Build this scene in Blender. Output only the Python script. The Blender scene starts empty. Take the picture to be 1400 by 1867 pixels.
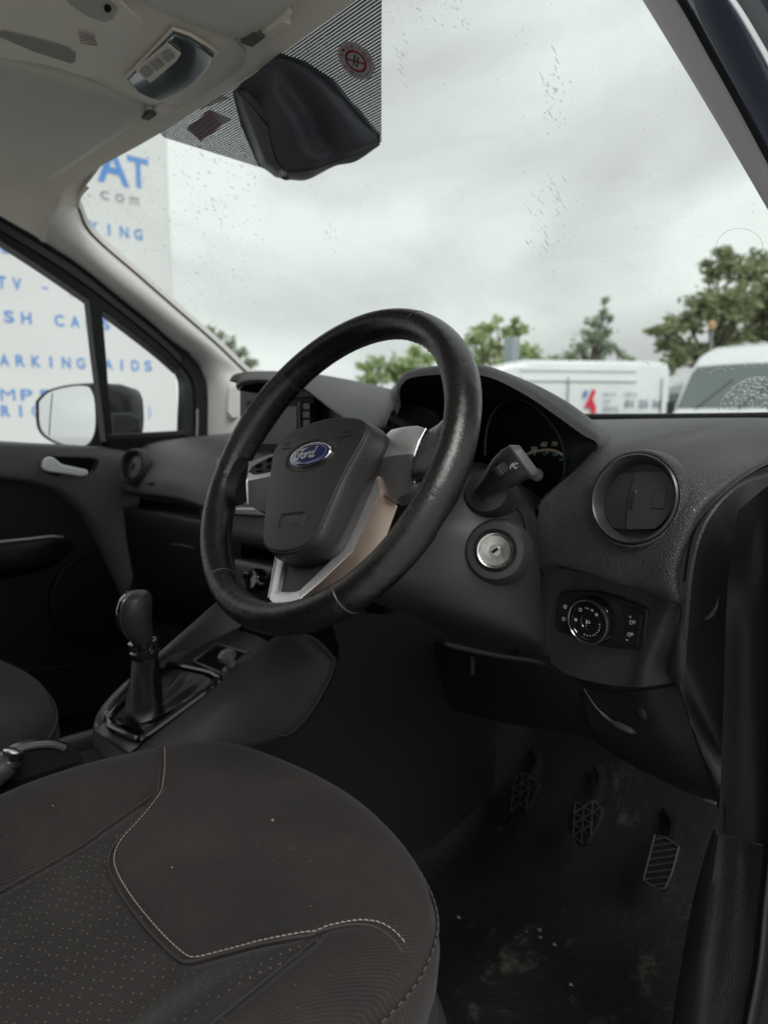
import bpy, bmesh, math, random
import numpy as np
from math import sin, cos, pi, radians, sqrt, tan, atan2
from mathutils import Vector as V, Matrix
random.seed(4)
S = bpy.context.scene
COL = S.collection
# ------------------------------------------------------------------ camera
F_PX = 1300.0; YAW = radians(49); PITCH = radians(8.1)
CAM = V((.92, 0, 1.20))
cd = bpy.data.cameras.new('camera'); cam = bpy.data.objects.new('camera', cd); COL.objects.link(cam)
cam.location = CAM; cam.rotation_euler = (radians(90) - PITCH, 0, YAW)
cd.sensor_fit = 'VERTICAL'; cd.sensor_height = 24; cd.sensor_width = 18
cd.lens = 24 * F_PX / 1867; cd.clip_start = .02; cd.clip_end = 3000
cd.dof.use_dof = True; cd.dof.focus_distance = .70; cd.dof.aperture_fstop = 3.5
S.camera = cam
S.cycles.use_denoising = True
S.cycles.max_bounces = 10; S.cycles.transparent_max_bounces = 24; S.cycles.glossy_bounces = 5
S.cycles.sample_clamp_indirect = 4
S.view_settings.view_transform = 'Standard'; S.view_settings.look = 'None'
S.view_settings.exposure = 0.52; S.view_settings.gamma = 1
# ------------------------------------------------------------------ sky and sun
SUN_EL, SUN_AZ = radians(48), radians(112)      # azimuth clockwise from +Y
w = bpy.data.worlds.new('World'); S.world = w; w.use_nodes = True
nt = w.node_tree; nt.nodes.clear()
def wn(t, **k):
    n = nt.nodes.new(t)
    for a, b in k.items(): setattr(n, a, b)
    return n
out = wn('ShaderNodeOutputWorld'); bg = wn('ShaderNodeBackground'); bg.inputs[1].default_value = .1
sky = wn('ShaderNodeTexSky', sky_type='NISHITA', sun_disc=False, sun_elevation=SUN_EL, sun_rotation=SUN_AZ)
tc = wn('ShaderNodeTexCoord'); mp = wn('ShaderNodeMapping'); mp.inputs['Scale'].default_value = (1, 1, 2.2)
no = wn('ShaderNodeTexNoise'); no.inputs['Scale'].default_value = 2.0; no.inputs['Detail'].default_value = 5; no.inputs['Roughness'].default_value = .45
no.inputs['Distortion'].default_value = .35
cr = wn('ShaderNodeValToRGB'); e = cr.color_ramp.elements
e[0].position = .36; e[0].color = (.430, .446, .440, 1); e[1].position = .60; e[1].color = (.735, .768, .748, 1)
mul = wn('ShaderNodeVectorMath', operation='SCALE'); mul.inputs['Scale'].default_value = 8.9
mx = wn('ShaderNodeMixRGB'); mx.inputs[0].default_value = .985
L = nt.links.new
L(tc.outputs['Generated'], mp.inputs[0]); L(mp.outputs[0], no.inputs[0]); L(no.outputs[0], cr.inputs[0]); L(cr.outputs[0], mul.inputs[0])
L(sky.outputs[0], mx.inputs[1]); L(mul.outputs[0], mx.inputs[2]); L(mx.outputs[0], bg.inputs[0]); L(bg.outputs[0], out.inputs[0])
sl = bpy.data.lights.new('sun', 'SUN'); sl.energy = 1.5; sl.angle = radians(25); sl.color = (1, .97, .93)
so = bpy.data.objects.new('sun', sl); COL.objects.link(so)
sd = V((sin(SUN_AZ) * cos(SUN_EL), cos(SUN_AZ) * cos(SUN_EL), sin(SUN_EL)))
so.rotation_euler = sd.to_track_quat('Z', 'Y').to_euler(); so.location = (5, -5, 12)

# ------------------------------------------------------------------ measuring: a sight line meets a real plane
_R = V((cos(YAW), sin(YAW), 0)); _F0 = V((-sin(YAW), cos(YAW), 0)); _Z = V((0, 0, 1))
_F = _F0 * cos(PITCH) - _Z * sin(PITCH); _U = _F0 * sin(PITCH) + _Z * cos(PITCH)
def ray(px, py): return _F + _R * ((px - 700) / F_PX) + _U * ((933.5 - py) / F_PX)
def at(px, py, X=None, Y=None, Z=None, D=None):
    d = ray(px, py)
    t = D if D is not None else (X - CAM.x) / d.x if X is not None else (Y - CAM.y) / d.y if Y is not None else (Z - CAM.z) / d.z
    return CAM + d * t
def atp(px, py, o, n):
    d = ray(px, py); return CAM + d * ((V(o) - CAM).dot(n) / d.dot(n))

# ------------------------------------------------------------------ object helpers
LOC = {}
def thing(name, label, cat, loc=(0, 0, 0), group=None, kind=None):
    o = bpy.data.objects.new(name, None); o.empty_display_size = .05; COL.objects.link(o)
    o.location = loc; LOC[o.name] = V(loc)
    o['label'] = label; o['category'] = cat
    if group: o['group'] = group
    if kind: o['kind'] = kind
    return o
class MB:
    def __init__(s): s.v = []; s.f = []
    def add(s, vs, fs):
        b = len(s.v); s.v += [V(v) for v in vs]; s.f += [tuple(i + b for i in f) for f in fs]; return s
    def grid(s, rows, closed_u=False, closed_v=False, flip=False):
        n, m = len(rows), len(rows[0]); vs = [p for r in rows for p in r]; fs = []
        for i in range(n if closed_v else n - 1):
            for j in range(m if closed_u else m - 1):
                a, b = i * m + j, i * m + (j + 1) % m; c, d = ((i + 1) % n) * m + (j + 1) % m, ((i + 1) % n) * m + j
                fs.append((a, d, c, b) if flip else (a, b, c, d))
        return s.add(vs, fs)
    def loft(s, rings, caps=True):
        n = len(rings[0]); s.grid(rings, closed_u=True)
        b = len(s.v) - len(rings) * n
        if caps:
            s.f.append(tuple(b + i for i in range(n))[::-1]); s.f.append(tuple(b + (len(rings) - 1) * n + i for i in range(n)))
        return s
    def prism(s, pts, off):
        off = V(off); return s.loft([[V(p) for p in pts], [V(p) + off for p in pts]])
    def box(s, c, sz, ax=None):
        ax = ax or (V((1, 0, 0)), V((0, 1, 0)), V((0, 0, 1))); c = V(c)
        h = [ax[i] * sz[i] / 2 for i in range(3)]
        q = [c + h[0] * a + h[1] * b + h[2] * d for d in (-1, 1) for a, b in ((-1, -1), (1, -1), (1, 1), (-1, 1))]
        return s.add(q, [(3, 2, 1, 0), (4, 5, 6, 7), (0, 1, 5, 4), (1, 2, 6, 5), (2, 3, 7, 6), (3, 0, 4, 7)])
    def tube(s, path, rad, n=10, closed=False, caps=True):
        path = [V(p) for p in path]; N = len(path); rings = []
        up = None
        for i, p in enumerate(path):
            a = path[(i - 1) % N] if closed or i > 0 else p; b = path[(i + 1) % N] if closed or i < N - 1 else p
            t = (b - a).normalized()
            if up is None: up = t.orthogonal().normalized()
            up = (up - t * up.dot(t)).normalized(); sd_ = t.cross(up)
            r = rad[i] if isinstance(rad, (list, tuple)) else rad
            rings.append([p + (up * cos(2 * pi * k / n) + sd_ * sin(2 * pi * k / n)) * r for k in range(n)])
        if closed: return s.grid(rings, closed_u=True, closed_v=True)
        return s.loft(rings, caps)
    def lathe(s, o, ax, prof, n=32, ref=None, sx=1, caps=False):
        ax = V(ax).normalized(); x = (V(ref) - ax * V(ref).dot(ax)).normalized() if ref else ax.orthogonal().normalized(); y = ax.cross(x)
        rings = [[V(o) + x * cos(2 * pi * k / n) * r * sx + y * sin(2 * pi * k / n) * r + ax * h for k in range(n)] for r, h in prof]
        return s.loft(rings, caps)
def obj(name, mb, mat, parent=None, bev=0, seg=2, smooth=True, angle=None, sub=0, label=None, kind=None, local=False, solid=0):
    me = bpy.data.meshes.new(name)
    root = parent
    while root is not None and root.parent is not None: root = root.parent
    off = LOC.get(root.name, V((0, 0, 0))) if (root is not None and not local) else V((0, 0, 0))
    me.from_pydata([tuple(v - off) for v in mb.v], [], mb.f)
    bm = bmesh.new(); bm.from_mesh(me)
    bmesh.ops.remove_doubles(bm, verts=bm.verts, dist=1e-6)
    bmesh.ops.recalc_face_normals(bm, faces=bm.faces)
    if smooth:
        for f in bm.faces: f.smooth = True
        an = radians(angle or 38)
        for ed in bm.edges:
            if len(ed.link_faces) == 2 and ed.calc_face_angle(0) > an: ed.smooth = False
    bm.to_mesh(me); bm.free()
    for m_ in (mat if isinstance(mat, (list, tuple)) else [mat]): me.materials.append(m_)
    o = bpy.data.objects.new(name, me); COL.objects.link(o)
    if parent is not None: o.parent = parent
    if solid:
        m = o.modifiers.new('s', 'SOLIDIFY'); m.thickness = solid; m.offset = 0
    if sub:
        m = o.modifiers.new('u', 'SUBSURF'); m.levels = sub; m.render_levels = sub
    if bev:
        m = o.modifiers.new('b', 'BEVEL'); m.width = bev; m.segments = seg; m.limit_method = 'ANGLE'; m.angle_limit = radians(30); m.harden_normals = True
    if label: o['label'] = label
    if kind: o['kind'] = kind
    return o
def single(name, label, cat, mb, mat, group=None, kind=None, **k):
    o = obj(name, mb, mat, None, **k); o['label'] = label; o['category'] = cat
    if group: o['group'] = group
    if kind: o['kind'] = kind
    return o
def copy_tree(o, parent=None):
    c = o.copy(); COL.objects.link(c)
    if parent is not None: c.parent = parent
    for ch in list(o.children): copy_tree(ch, c)
    return c
def cr1(P, t):
    n = len(P) - 1; i = min(int(t), n - 1); f = t - i
    p0 = P[i - 1] if i > 0 else P[0] * 2 - P[1]; p1 = P[i]; p2 = P[i + 1]; p3 = P[i + 2] if i + 2 <= n else P[n] * 2 - P[n - 1]
    return (p1 * 2 + (p2 - p0) * f + (p0 * 2 - p1 * 5 + p2 * 4 - p3) * f * f + (p1 * 3 - p0 - p2 * 3 + p3) * f ** 3) * .5
def curve(P, k=6): 
    P = [V(p) for p in P]; return [cr1(P, i / k) for i in range((len(P) - 1) * k + 1)]
def resamp(P, n):
    P = [V(p) for p in P]; d = [0]
    for a, b in zip(P, P[1:]): d.append(d[-1] + (b - a).length)
    o = []; j = 0
    for i in range(n):
        t = d[-1] * i / (n - 1)
        while j < len(P) - 2 and d[j + 1] < t: j += 1
        o.append(P[j].lerp(P[j + 1], (t - d[j]) / max(1e-9, d[j + 1] - d[j])))
    return o
def patch(rows, ku=6, kv=6):
    rows = [curve(r, ku) for r in rows]; cols = list(zip(*rows))
    return [list(r) for r in zip(*[curve(c, kv) for c in cols])]
def txt(s, o, xd, yd, w=None, h=None, bold=0.0, depth=.0004, shear=0, name='x', center=False):
    c = bpy.data.curves.new('t', 'FONT'); c.body = s; c.size = 1; c.offset = bold; c.shear = shear; c.resolution_u = 3
    ob = bpy.data.objects.new('t', c); COL.objects.link(ob)
    dg = bpy.context.evaluated_depsgraph_get(); me = bpy.data.meshes.new_from_object(ob.evaluated_get(dg))
    bpy.data.objects.remove(ob); bpy.data.curves.remove(c)
    vs = [v.co.copy() for v in me.vertices]; fs = [tuple(p.vertices) for p in me.polygons]; bpy.data.meshes.remove(me)
    x0, x1 = min(v.x for v in vs), max(v.x for v in vs); y0, y1 = min(v.y for v in vs), max(v.y for v in vs)
    if h is None: h = w * (y1 - y0) / (x1 - x0)
    if w is None: w = h * (x1 - x0) / (y1 - y0)
    o, xd, yd = V(o), V(xd).normalized(), V(yd).normalized()
    if center: o = o - xd * w / 2 - yd * h / 2
    nn = xd.cross(yd) * depth
    mb = MB(); mb.add([o + xd * ((v.x - x0) / (x1 - x0) * w) + yd * ((v.y - y0) / (y1 - y0) * h) + nn for v in vs], fs)
    return mb
def join(*mbs):
    m = MB()
    for b in mbs: m.add(b.v, b.f)
    return m

# ------------------------------------------------------------------ materials
def mat(name, col, rough=.6, metal=0, spec=.5, grain=None, gs=.3, coat=0, var=0, vs=8, extra=None, dust=0):
    m = bpy.data.materials.new(name); m.use_nodes = True; t = m.node_tree; b = t.nodes['Principled BSDF']
    b.inputs['Base Color'].default_value = (*col, 1); b.inputs['Roughness'].default_value = rough; b.inputs['Metallic'].default_value = metal
    b.inputs['Specular IOR Level'].default_value = spec; b.inputs['Coat Weight'].default_value = coat
    tcn = t.nodes.new('ShaderNodeTexCoord')
    if grain:
        vo = t.nodes.new('ShaderNodeTexVoronoi'); vo.inputs['Scale'].default_value = grain; vo.feature = 'DISTANCE_TO_EDGE'
        nz = t.nodes.new('ShaderNodeTexNoise'); nz.inputs['Scale'].default_value = grain * .6; nz.inputs['Detail'].default_value = 3
        t.links.new(tcn.outputs['Object'], vo.inputs['Vector']); t.links.new(tcn.outputs['Object'], nz.inputs['Vector'])
        ad = t.nodes.new('ShaderNodeMath'); ad.operation = 'ADD'; mu = t.nodes.new('ShaderNodeMath'); mu.operation = 'MULTIPLY'; mu.inputs[1].default_value = .6
        mn = t.nodes.new('ShaderNodeMath'); mn.operation = 'MINIMUM'; mn.inputs[1].default_value = .18
        m3 = t.nodes.new('ShaderNodeMath'); m3.operation = 'MULTIPLY'; m3.inputs[1].default_value = 4
        t.links.new(vo.outputs['Distance'], mn.inputs[0]); t.links.new(mn.outputs[0], m3.inputs[0]); t.links.new(m3.outputs[0], ad.inputs[0])
        t.links.new(nz.outputs[0], mu.inputs[0]); t.links.new(mu.outputs[0], ad.inputs[1])
        bp = t.nodes.new('ShaderNodeBump'); bp.inputs['Strength'].default_value = gs; bp.inputs['Distance'].default_value = .25 / grain
        t.links.new(ad.outputs[0], bp.inputs['Height']); t.links.new(bp.outputs[0], b.inputs['Normal'])
    if var or dust:
        nz2 = t.nodes.new('ShaderNodeTexNoise'); nz2.inputs['Scale'].default_value = vs; nz2.inputs['Detail'].default_value = 6; nz2.inputs['Roughness'].default_value = .6
        t.links.new(tcn.outputs['Object'], nz2.inputs['Vector'])
        rp = t.nodes.new('ShaderNodeMapRange'); rp.inputs[1].default_value = .3; rp.inputs[2].default_value = .7
        rp.inputs[3].default_value = 1 - var; rp.inputs[4].default_value = 1 + var
        t.links.new(nz2.outputs[0], rp.inputs[0])
        sc = t.nodes.new('ShaderNodeVectorMath'); sc.operation = 'SCALE'; sc.inputs[0].default_value = col
        t.links.new(rp.outputs[0], sc.inputs['Scale']); last = sc.outputs[0]
        rr = t.nodes.new('ShaderNodeMapRange'); rr.inputs[3].default_value = max(0, rough - .07); rr.inputs[4].default_value = min(1, rough + .07)
        t.links.new(nz2.outputs[0], rr.inputs[0]); t.links.new(rr.outputs[0], b.inputs['Roughness'])
        if dust:
            nd = t.nodes.new('ShaderNodeTexNoise'); nd.inputs['Scale'].default_value = 420; nd.inputs['Detail'].default_value = 2
            t.links.new(tcn.outputs['Object'], nd.inputs['Vector'])
            rd = t.nodes.new('ShaderNodeMapRange'); rd.inputs[1].default_value = .74; rd.inputs[2].default_value = .80; rd.inputs[4].default_value = dust
            t.links.new(nd.outputs[0], rd.inputs[0]); mm = t.nodes.new('ShaderNodeMixRGB'); mm.inputs[2].default_value = (.3, .28, .25, 1)
            t.links.new(rd.outputs[0], mm.inputs[0]); t.links.new(last, mm.inputs[1]); last = mm.outputs[0]
        t.links.new(last, b.inputs['Base Color'])
    if extra: extra(m, t, b, tcn)
    return m
def srgb(r, g, b): return tuple(((c / 255 + .055) / 1.055) ** 2.4 if c > 10 else c / 255 / 12.92 for c in (r, g, b))
PAD = mat('dash_grain', (.044, .041, .046), .46, spec=.6, grain=330, gs=.75, var=.08, vs=14, dust=.35)
PAD2 = mat('dash_soft', (.040, .037, .041), .46, spec=.6, grain=380, gs=.5, var=.06, vs=10, dust=.25)
HARD = mat('hard_plastic', (.013, .012, .014), .5, spec=.3, grain=420, gs=.3, var=.08, vs=12, dust=.2)
DARK = mat('dark_plastic', (.005, .005, .006), .55, spec=.2, grain=420, gs=.15)
SMOOTH = mat('smooth_plastic', (.020, .020, .023), .36, var=.1, vs=20)
GLOSS = mat('gloss_black', (.006, .006, .007), .12, coat=.5)
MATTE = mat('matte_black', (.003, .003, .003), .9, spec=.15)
RUBBER = mat('rubber', (.009, .010, .011), .55, spec=.3, grain=500, gs=.1)
FRAME = mat('frame_plastic', (.02, .021, .024), .38)
PADW = mat('airbag_grain', (.021, .0185, .0185), .42, grain=420, gs=.22, var=.06, vs=20, dust=.3)
PADS = mat('airbag_side_grain', (.020, .018, .018), .44, grain=420, gs=.28)
def wrinkle(m, t, b, tcn):
    # worn leather: fine pores plus creases where hands hold the rim
    nz = t.nodes.new('ShaderNodeTexNoise'); nz.inputs['Scale'].default_value = 55; nz.inputs['Detail'].default_value = 6; nz.inputs['Distortion'].default_value = .6
    t.links.new(tcn.outputs['Object'], nz.inputs['Vector'])
    bp = t.nodes.new('ShaderNodeBump'); bp.inputs['Strength'].default_value = .22; bp.inputs['Distance'].default_value = .004
    old = b.inputs['Normal'].links[0].from_socket
    t.links.new(nz.outputs[0], bp.inputs['Height']); t.links.new(old, bp.inputs['Normal']); t.links.new(bp.outputs[0], b.inputs['Normal'])
    mr = t.nodes.new('ShaderNodeMapRange'); mr.inputs[3].default_value = .17; mr.inputs[4].default_value = .38
    t.links.new(nz.outputs[0], mr.inputs[0]); t.links.new(mr.outputs[0], b.inputs['Roughness'])
LEATHER = mat('wheel_leather', (.008, .007, .007), .34, spec=.65, grain=480, gs=.22, extra=wrinkle)
SILVER = mat('satin_silver', (.84, .85, .86), .38, metal=.9, var=.04, vs=60)
SILVERD = mat('satin_silver_dark', (.42, .41, .42), .34, metal=.9)
WARMREFL = mat('satin_warm_reflection', (.50, .385, .32), .27, metal=.95, var=.03, vs=10)  # warm reflection on the silver spoke wall, put into the colour
CHROME = mat('chrome', (.82, .83, .83), .22, metal=1)
LOCKM = mat('lock_metal', (.62, .60, .56), .27, metal=1, var=.2, vs=130)
HEAD = mat('headlining', (.80, .76, .69), .9, grain=1300, gs=.25, var=.03, vs=5)
VISOR = mat('visor_vinyl', (.62, .60, .545), .75, grain=900, gs=.3, var=.03, vs=5)
ROOFP = mat('roof_plastic', (.80, .755, .68), .6, grain=1000, gs=.15, var=.04, vs=8)
PILLAR = mat('pillar_plastic', (.62, .61, .60), .6, grain=900, gs=.15, var=.03, vs=6)
PILLARD = mat('pillar_dark', (.72, .70, .72), .62, grain=900, gs=.1)
NAVY = mat('navy_paint', (.07, .09, .14), .22, coat=1, spec=.5, var=.1, vs=5)
SHINY = mat('piano_black', (.006, .006, .007), .08, coat=1)
BOOT = mat('boot_leather', (.004, .004, .004), .33, spec=.4, grain=600, gs=.25)
WHITEM = mat('print_white', (.60, .60, .60), .5)
DIAL = mat('dial_print', (.75, .66, .5), .5)
BLUEP = mat('dial_blue', (.03, .22, .32), .5)
GREYP = mat('grey_plastic', (.05, .05, .055), .45)
VENTM = mat('vent_flap', (.034, .032, .035), .38, var=.1, vs=30)
VENTS = mat('vent_sheen', (.044, .042, .046), .3)
DISP = mat('display_glass', (.03, .03, .034), .22, spec=.4)
RUST = mat('dirty_metal', (.12, .10, .08), .6, var=.4, vs=80)
PEDAL = mat('pedal_rubber', (.006, .006, .006), .7, spec=.2)
PEDT = mat('worn_tread', (.022, .020, .018), .75, var=.4, vs=60)
def film(name, c):
    m = bpy.data.materials.new(name); m.use_nodes = True; t = m.node_tree; t.nodes.clear(); o = t.nodes.new('ShaderNodeOutputMaterial'); a = t.nodes.new('ShaderNodeBsdfDiffuse'); b = t.nodes.new('ShaderNodeBsdfTranslucent'); x = t.nodes.new('ShaderNodeMixShader')
    a.inputs[0].default_value = (*c, 1); b.inputs[0].default_value = (*c, 1); x.inputs[0].default_value = .55
    t.links.new(a.outputs[0], x.inputs[1]); t.links.new(b.outputs[0], x.inputs[2]); t.links.new(x.outputs[0], o.inputs[0]); return m
STITCH = mat('stitch_thread', (.30, .26, .245), .8)
STITCHB = mat('black_thread', (.03, .027, .027), .8)
RED = film('sign_red', (.40, .04, .05)); STICK = film('sticker_film', (.34, .31, .33)); DKBLUE = mat('sticker_dark', (.02, .025, .04), .6)
def fabric(name, col, twill=1100, ang=.5, dots=False):
    def ex(m, t, b, tcn):
        mp = t.nodes.new('ShaderNodeMapping'); mp.inputs['Rotation'].default_value = (0, 0, ang)
        t.links.new(tcn.outputs['Object'], mp.inputs[0])
        wv = t.nodes.new('ShaderNodeTexWave'); wv.inputs['Scale'].default_value = twill / 6.28 / 1.0; wv.inputs['Distortion'].default_value = 1.2; wv.inputs['Detail'].default_value = 2; wv.inputs['Detail Scale'].default_value = 6
        t.links.new(mp.outputs[0], wv.inputs[0])
        nz = t.nodes.new('ShaderNodeTexNoise'); nz.inputs['Scale'].default_value = 420; nz.inputs['Detail'].default_value = 3
        t.links.new(tcn.outputs['Object'], nz.inputs[0])
        ad = t.nodes.new('ShaderNodeMath'); ad.operation = 'ADD'; t.links.new(wv.outputs['Fac'], ad.inputs[0]); t.links.new(nz.outputs[0], ad.inputs[1])
        bp = t.nodes.new('ShaderNodeBump'); bp.inputs['Strength'].default_value = .3; bp.inputs['Distance'].default_value = .0006
        t.links.new(ad.outputs[0], bp.inputs['Height']); t.links.new(bp.outputs[0], b.inputs['Normal'])
        # faded dusty patches
        n2 = t.nodes.new('ShaderNodeTexNoise'); n2.inputs['Scale'].default_value = 9; n2.inputs['Detail'].default_value = 8; n2.inputs['Roughness'].default_value = .65
        t.links.new(tcn.outputs['Object'], n2.inputs[0])
        r2 = t.nodes.new('ShaderNodeMapRange'); r2.inputs[1].default_value = .40; r2.inputs[2].default_value = .66; r2.inputs[4].default_value = .55
        t.links.new(n2.outputs[0], r2.inputs[0])
        c1 = t.nodes.new('ShaderNodeMixRGB'); c1.inputs[1].default_value = (*col, 1); c1.inputs[2].default_value = (col[0] * 1.5 + .008, col[1] * 1.5 + .007, col[2] * 1.4 + .006, 1)
        t.links.new(r2.outputs[0], c1.inputs[0])
        # thread tone
        r3 = t.nodes.new('ShaderNodeMapRange'); r3.inputs[3].default_value = .72; r3.inputs[4].default_value = 1.25; t.links.new(ad.outputs[0], r3.inputs[0]); r3.inputs[1].default_value = .4; r3.inputs[2].default_value = 1.6
        s = t.nodes.new('ShaderNodeVectorMath'); s.operation = 'SCALE'; t.links.new(c1.outputs[0], s.inputs[0]); t.links.new(r3.outputs[0], s.inputs['Scale']); last = s.outputs[0]
        # specks of lint
        n4 = t.nodes.new('ShaderNodeTexNoise'); n4.inputs['Scale'].default_value = 260; n4.inputs['Detail'].default_value = 2; t.links.new(tcn.outputs['Object'], n4.inputs[0])
        r4 = t.nodes.new('ShaderNodeMapRange'); r4.inputs[1].default_value = .745; r4.inputs[2].default_value = .80; r4.inputs[4].default_value = .5; t.links.new(n4.outputs[0], r4.inputs[0])
        m4 = t.nodes.new('ShaderNodeMixRGB'); m4.inputs[2].default_value = (.3, .26, .22, 1); t.links.new(r4.outputs[0], m4.inputs[0]); t.links.new(last, m4.inputs[1]); last = m4.outputs[0]
        if dots:
            sep = t.nodes.new('ShaderNodeSeparateXYZ'); t.links.new(tcn.outputs['Object'], sep.inputs[0])
            def mth(op, a, bb=None):
                n = t.nodes.new('ShaderNodeMath'); n.operation = op
                for i, x in enumerate((a, bb)):
                    if x is None: continue
                    if isinstance(x, (int, float)): n.inputs[i].default_value = x
                    else: t.links.new(x, n.inputs[i])
                return n.outputs[0]
            def dotset(px, py, ox, oy, r):
                gx = mth('SUBTRACT', mth('FRACT', mth('DIVIDE', mth('ADD', sep.outputs[0], ox), px)), .5); gy = mth('SUBTRACT', mth('FRACT', mth('DIVIDE', mth('ADD', sep.outputs[1], oy), py)), .5)
                d = mth('ADD', mth('POWER', mth('MULTIPLY', gx, px), 2), mth('POWER', mth('MULTIPLY', gy, py), 2))
                return mth('LESS_THAN', d, r * r)
            dd = mth('MAXIMUM', dotset(.019, .0085, 0, 0, .00062), dotset(.019, .0085, .006, .0042, .00062))
            nn = t.nodes.new('ShaderNodeTexNoise'); nn.inputs['Scale'].default_value = 90; t.links.new(tcn.outputs['Object'], nn.inputs[0])
            dd = mth('MULTIPLY', dd, mth('MULTIPLY', mth('GREATER_THAN', nn.outputs[0], .36), .8))
            md = t.nodes.new('ShaderNodeMixRGB'); md.inputs[2].default_value = (.19, .17, .145, 1); t.links.new(dd, md.inputs[0]); t.links.new(last, md.inputs[1]); last = md.outputs[0]
        t.links.new(last, b.inputs['Base Color'])
        b.inputs['Sheen Weight'].default_value = .06; b.inputs['Sheen Roughness'].default_value = .5
    return mat(name, col, .85, spec=.2, extra=ex)
FAB = fabric('seat_twill', (.0235, .0202, .0204), 822, .25)
FABI = fabric('seat_insert_weave', (.0245, .0222, .0225), 900, 1.2, dots=True)
def glassmat(name, tint=(1, 1, 1), dirt=0, refl=1.0):
    m = bpy.data.materials.new(name); m.use_nodes = True; t = m.node_tree; t.nodes.clear()
    o = t.nodes.new('ShaderNodeOutputMaterial'); tr = t.nodes.new('ShaderNodeBsdfTransparent'); tr.inputs[0].default_value = (*tint, 1)
    gl = t.nodes.new('ShaderNodeBsdfGlossy'); gl.inputs['Roughness'].default_value = .01
    fr = t.nodes.new('ShaderNodeFresnel'); fr.inputs[0].default_value = 1.35; mu = t.nodes.new('ShaderNodeMath'); mu.operation = 'MULTIPLY'; mu.inputs[1].default_value = refl
    mx = t.nodes.new('ShaderNodeMixShader'); t.links.new(fr.outputs[0], mu.inputs[0]); t.links.new(mu.outputs[0], mx.inputs[0]); t.links.new(tr.outputs[0], mx.inputs[1]); t.links.new(gl.outputs[0], mx.inputs[2])
    last = mx.outputs[0]
    if dirt:
        tcn = t.nodes.new('ShaderNodeTexCoord'); nz = t.nodes.new('ShaderNodeTexNoise'); nz.inputs['Scale'].default_value = 16; nz.inputs['Detail'].default_value = 9; nz.inputs['Roughness'].default_value = .7; nz.inputs['Distortion'].default_value = 1
        t.links.new(tcn.outputs['Object'], nz.inputs[0]); mr = t.nodes.new('ShaderNodeMapRange'); mr.inputs[1].default_value = .5; mr.inputs[2].default_value = .8; mr.inputs[4].default_value = dirt
        t.links.new(nz.outputs[0], mr.inputs[0]); df = t.nodes.new('ShaderNodeBsdfDiffuse'); df.inputs[0].default_value = (.5, .5, .48, 1)
        m2 = t.nodes.new('ShaderNodeMixShader'); t.links.new(mr.outputs[0], m2.inputs[0]); t.links.new(last, m2.inputs[1]); t.links.new(df.outputs[0], m2.inputs[2]); last = m2.outputs[0]
    t.links.new(last, o.inputs[0]); return m
GLASS = glassmat('windscreen_glass', (.93, .96, .945), .06, .8)
GLASSD = glassmat('door_glass', (.95, .965, .96), .03, .8)
DROP = bpy.data.materials.new('raindrop'); DROP.use_nodes = True
_b = DROP.node_tree.nodes['Principled BSDF']; _b.inputs['Transmission Weight'].default_value = 1; _b.inputs['Roughness'].default_value = .02; _b.inputs['IOR'].default_value = 1.33
_t = DROP.node_tree; _tr = _t.nodes.new('ShaderNodeBsdfTransparent'); _tr.inputs[0].default_value = (.93, .94, .94, 1); _mx = _t.nodes.new('ShaderNodeMixShader'); _mx.inputs[0].default_value = .42
_t.links.new(_tr.outputs[0], _mx.inputs[1]); _t.links.new(_b.outputs[0], _mx.inputs[2]); _t.links.new(_mx.outputs[0], _t.nodes['Material Output'].inputs[0])
# ================================================================== OUTSIDE
def asphalt(m, t, b, tcn):
    nz = t.nodes.new('ShaderNodeTexNoise'); nz.inputs['Scale'].default_value = .6; nz.inputs['Detail'].default_value = 8; t.links.new(tcn.outputs['Object'], nz.inputs[0])
    r = t.nodes.new('ShaderNodeValToRGB'); r.color_ramp.elements[0].color = (.36, .36, .35, 1); r.color_ramp.elements[1].color = (.50, .495, .48, 1); t.links.new(nz.outputs[0], r.inputs[0]); t.links.new(r.outputs[0], b.inputs['Base Color'])
ASPH = mat('yard_concrete', (.26, .26, .25), .6, extra=asphalt)
g = MB(); g.add([(-400, -400, 0), (400, -400, 0), (400, 400, 0), (-400, 400, 0)], [(0, 1, 2, 3)])
o = obj('yard_ground', g, ASPH, kind='structure')
WHITEW = mat('white_cladding', (.655, .675, .675), .6, var=.03, vs=.8)
SIGNB = mat('sign_blue', (.10, .27, .62), .6); SIGNG = mat('sign_grey', (.25, .28, .28), .6)
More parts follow.
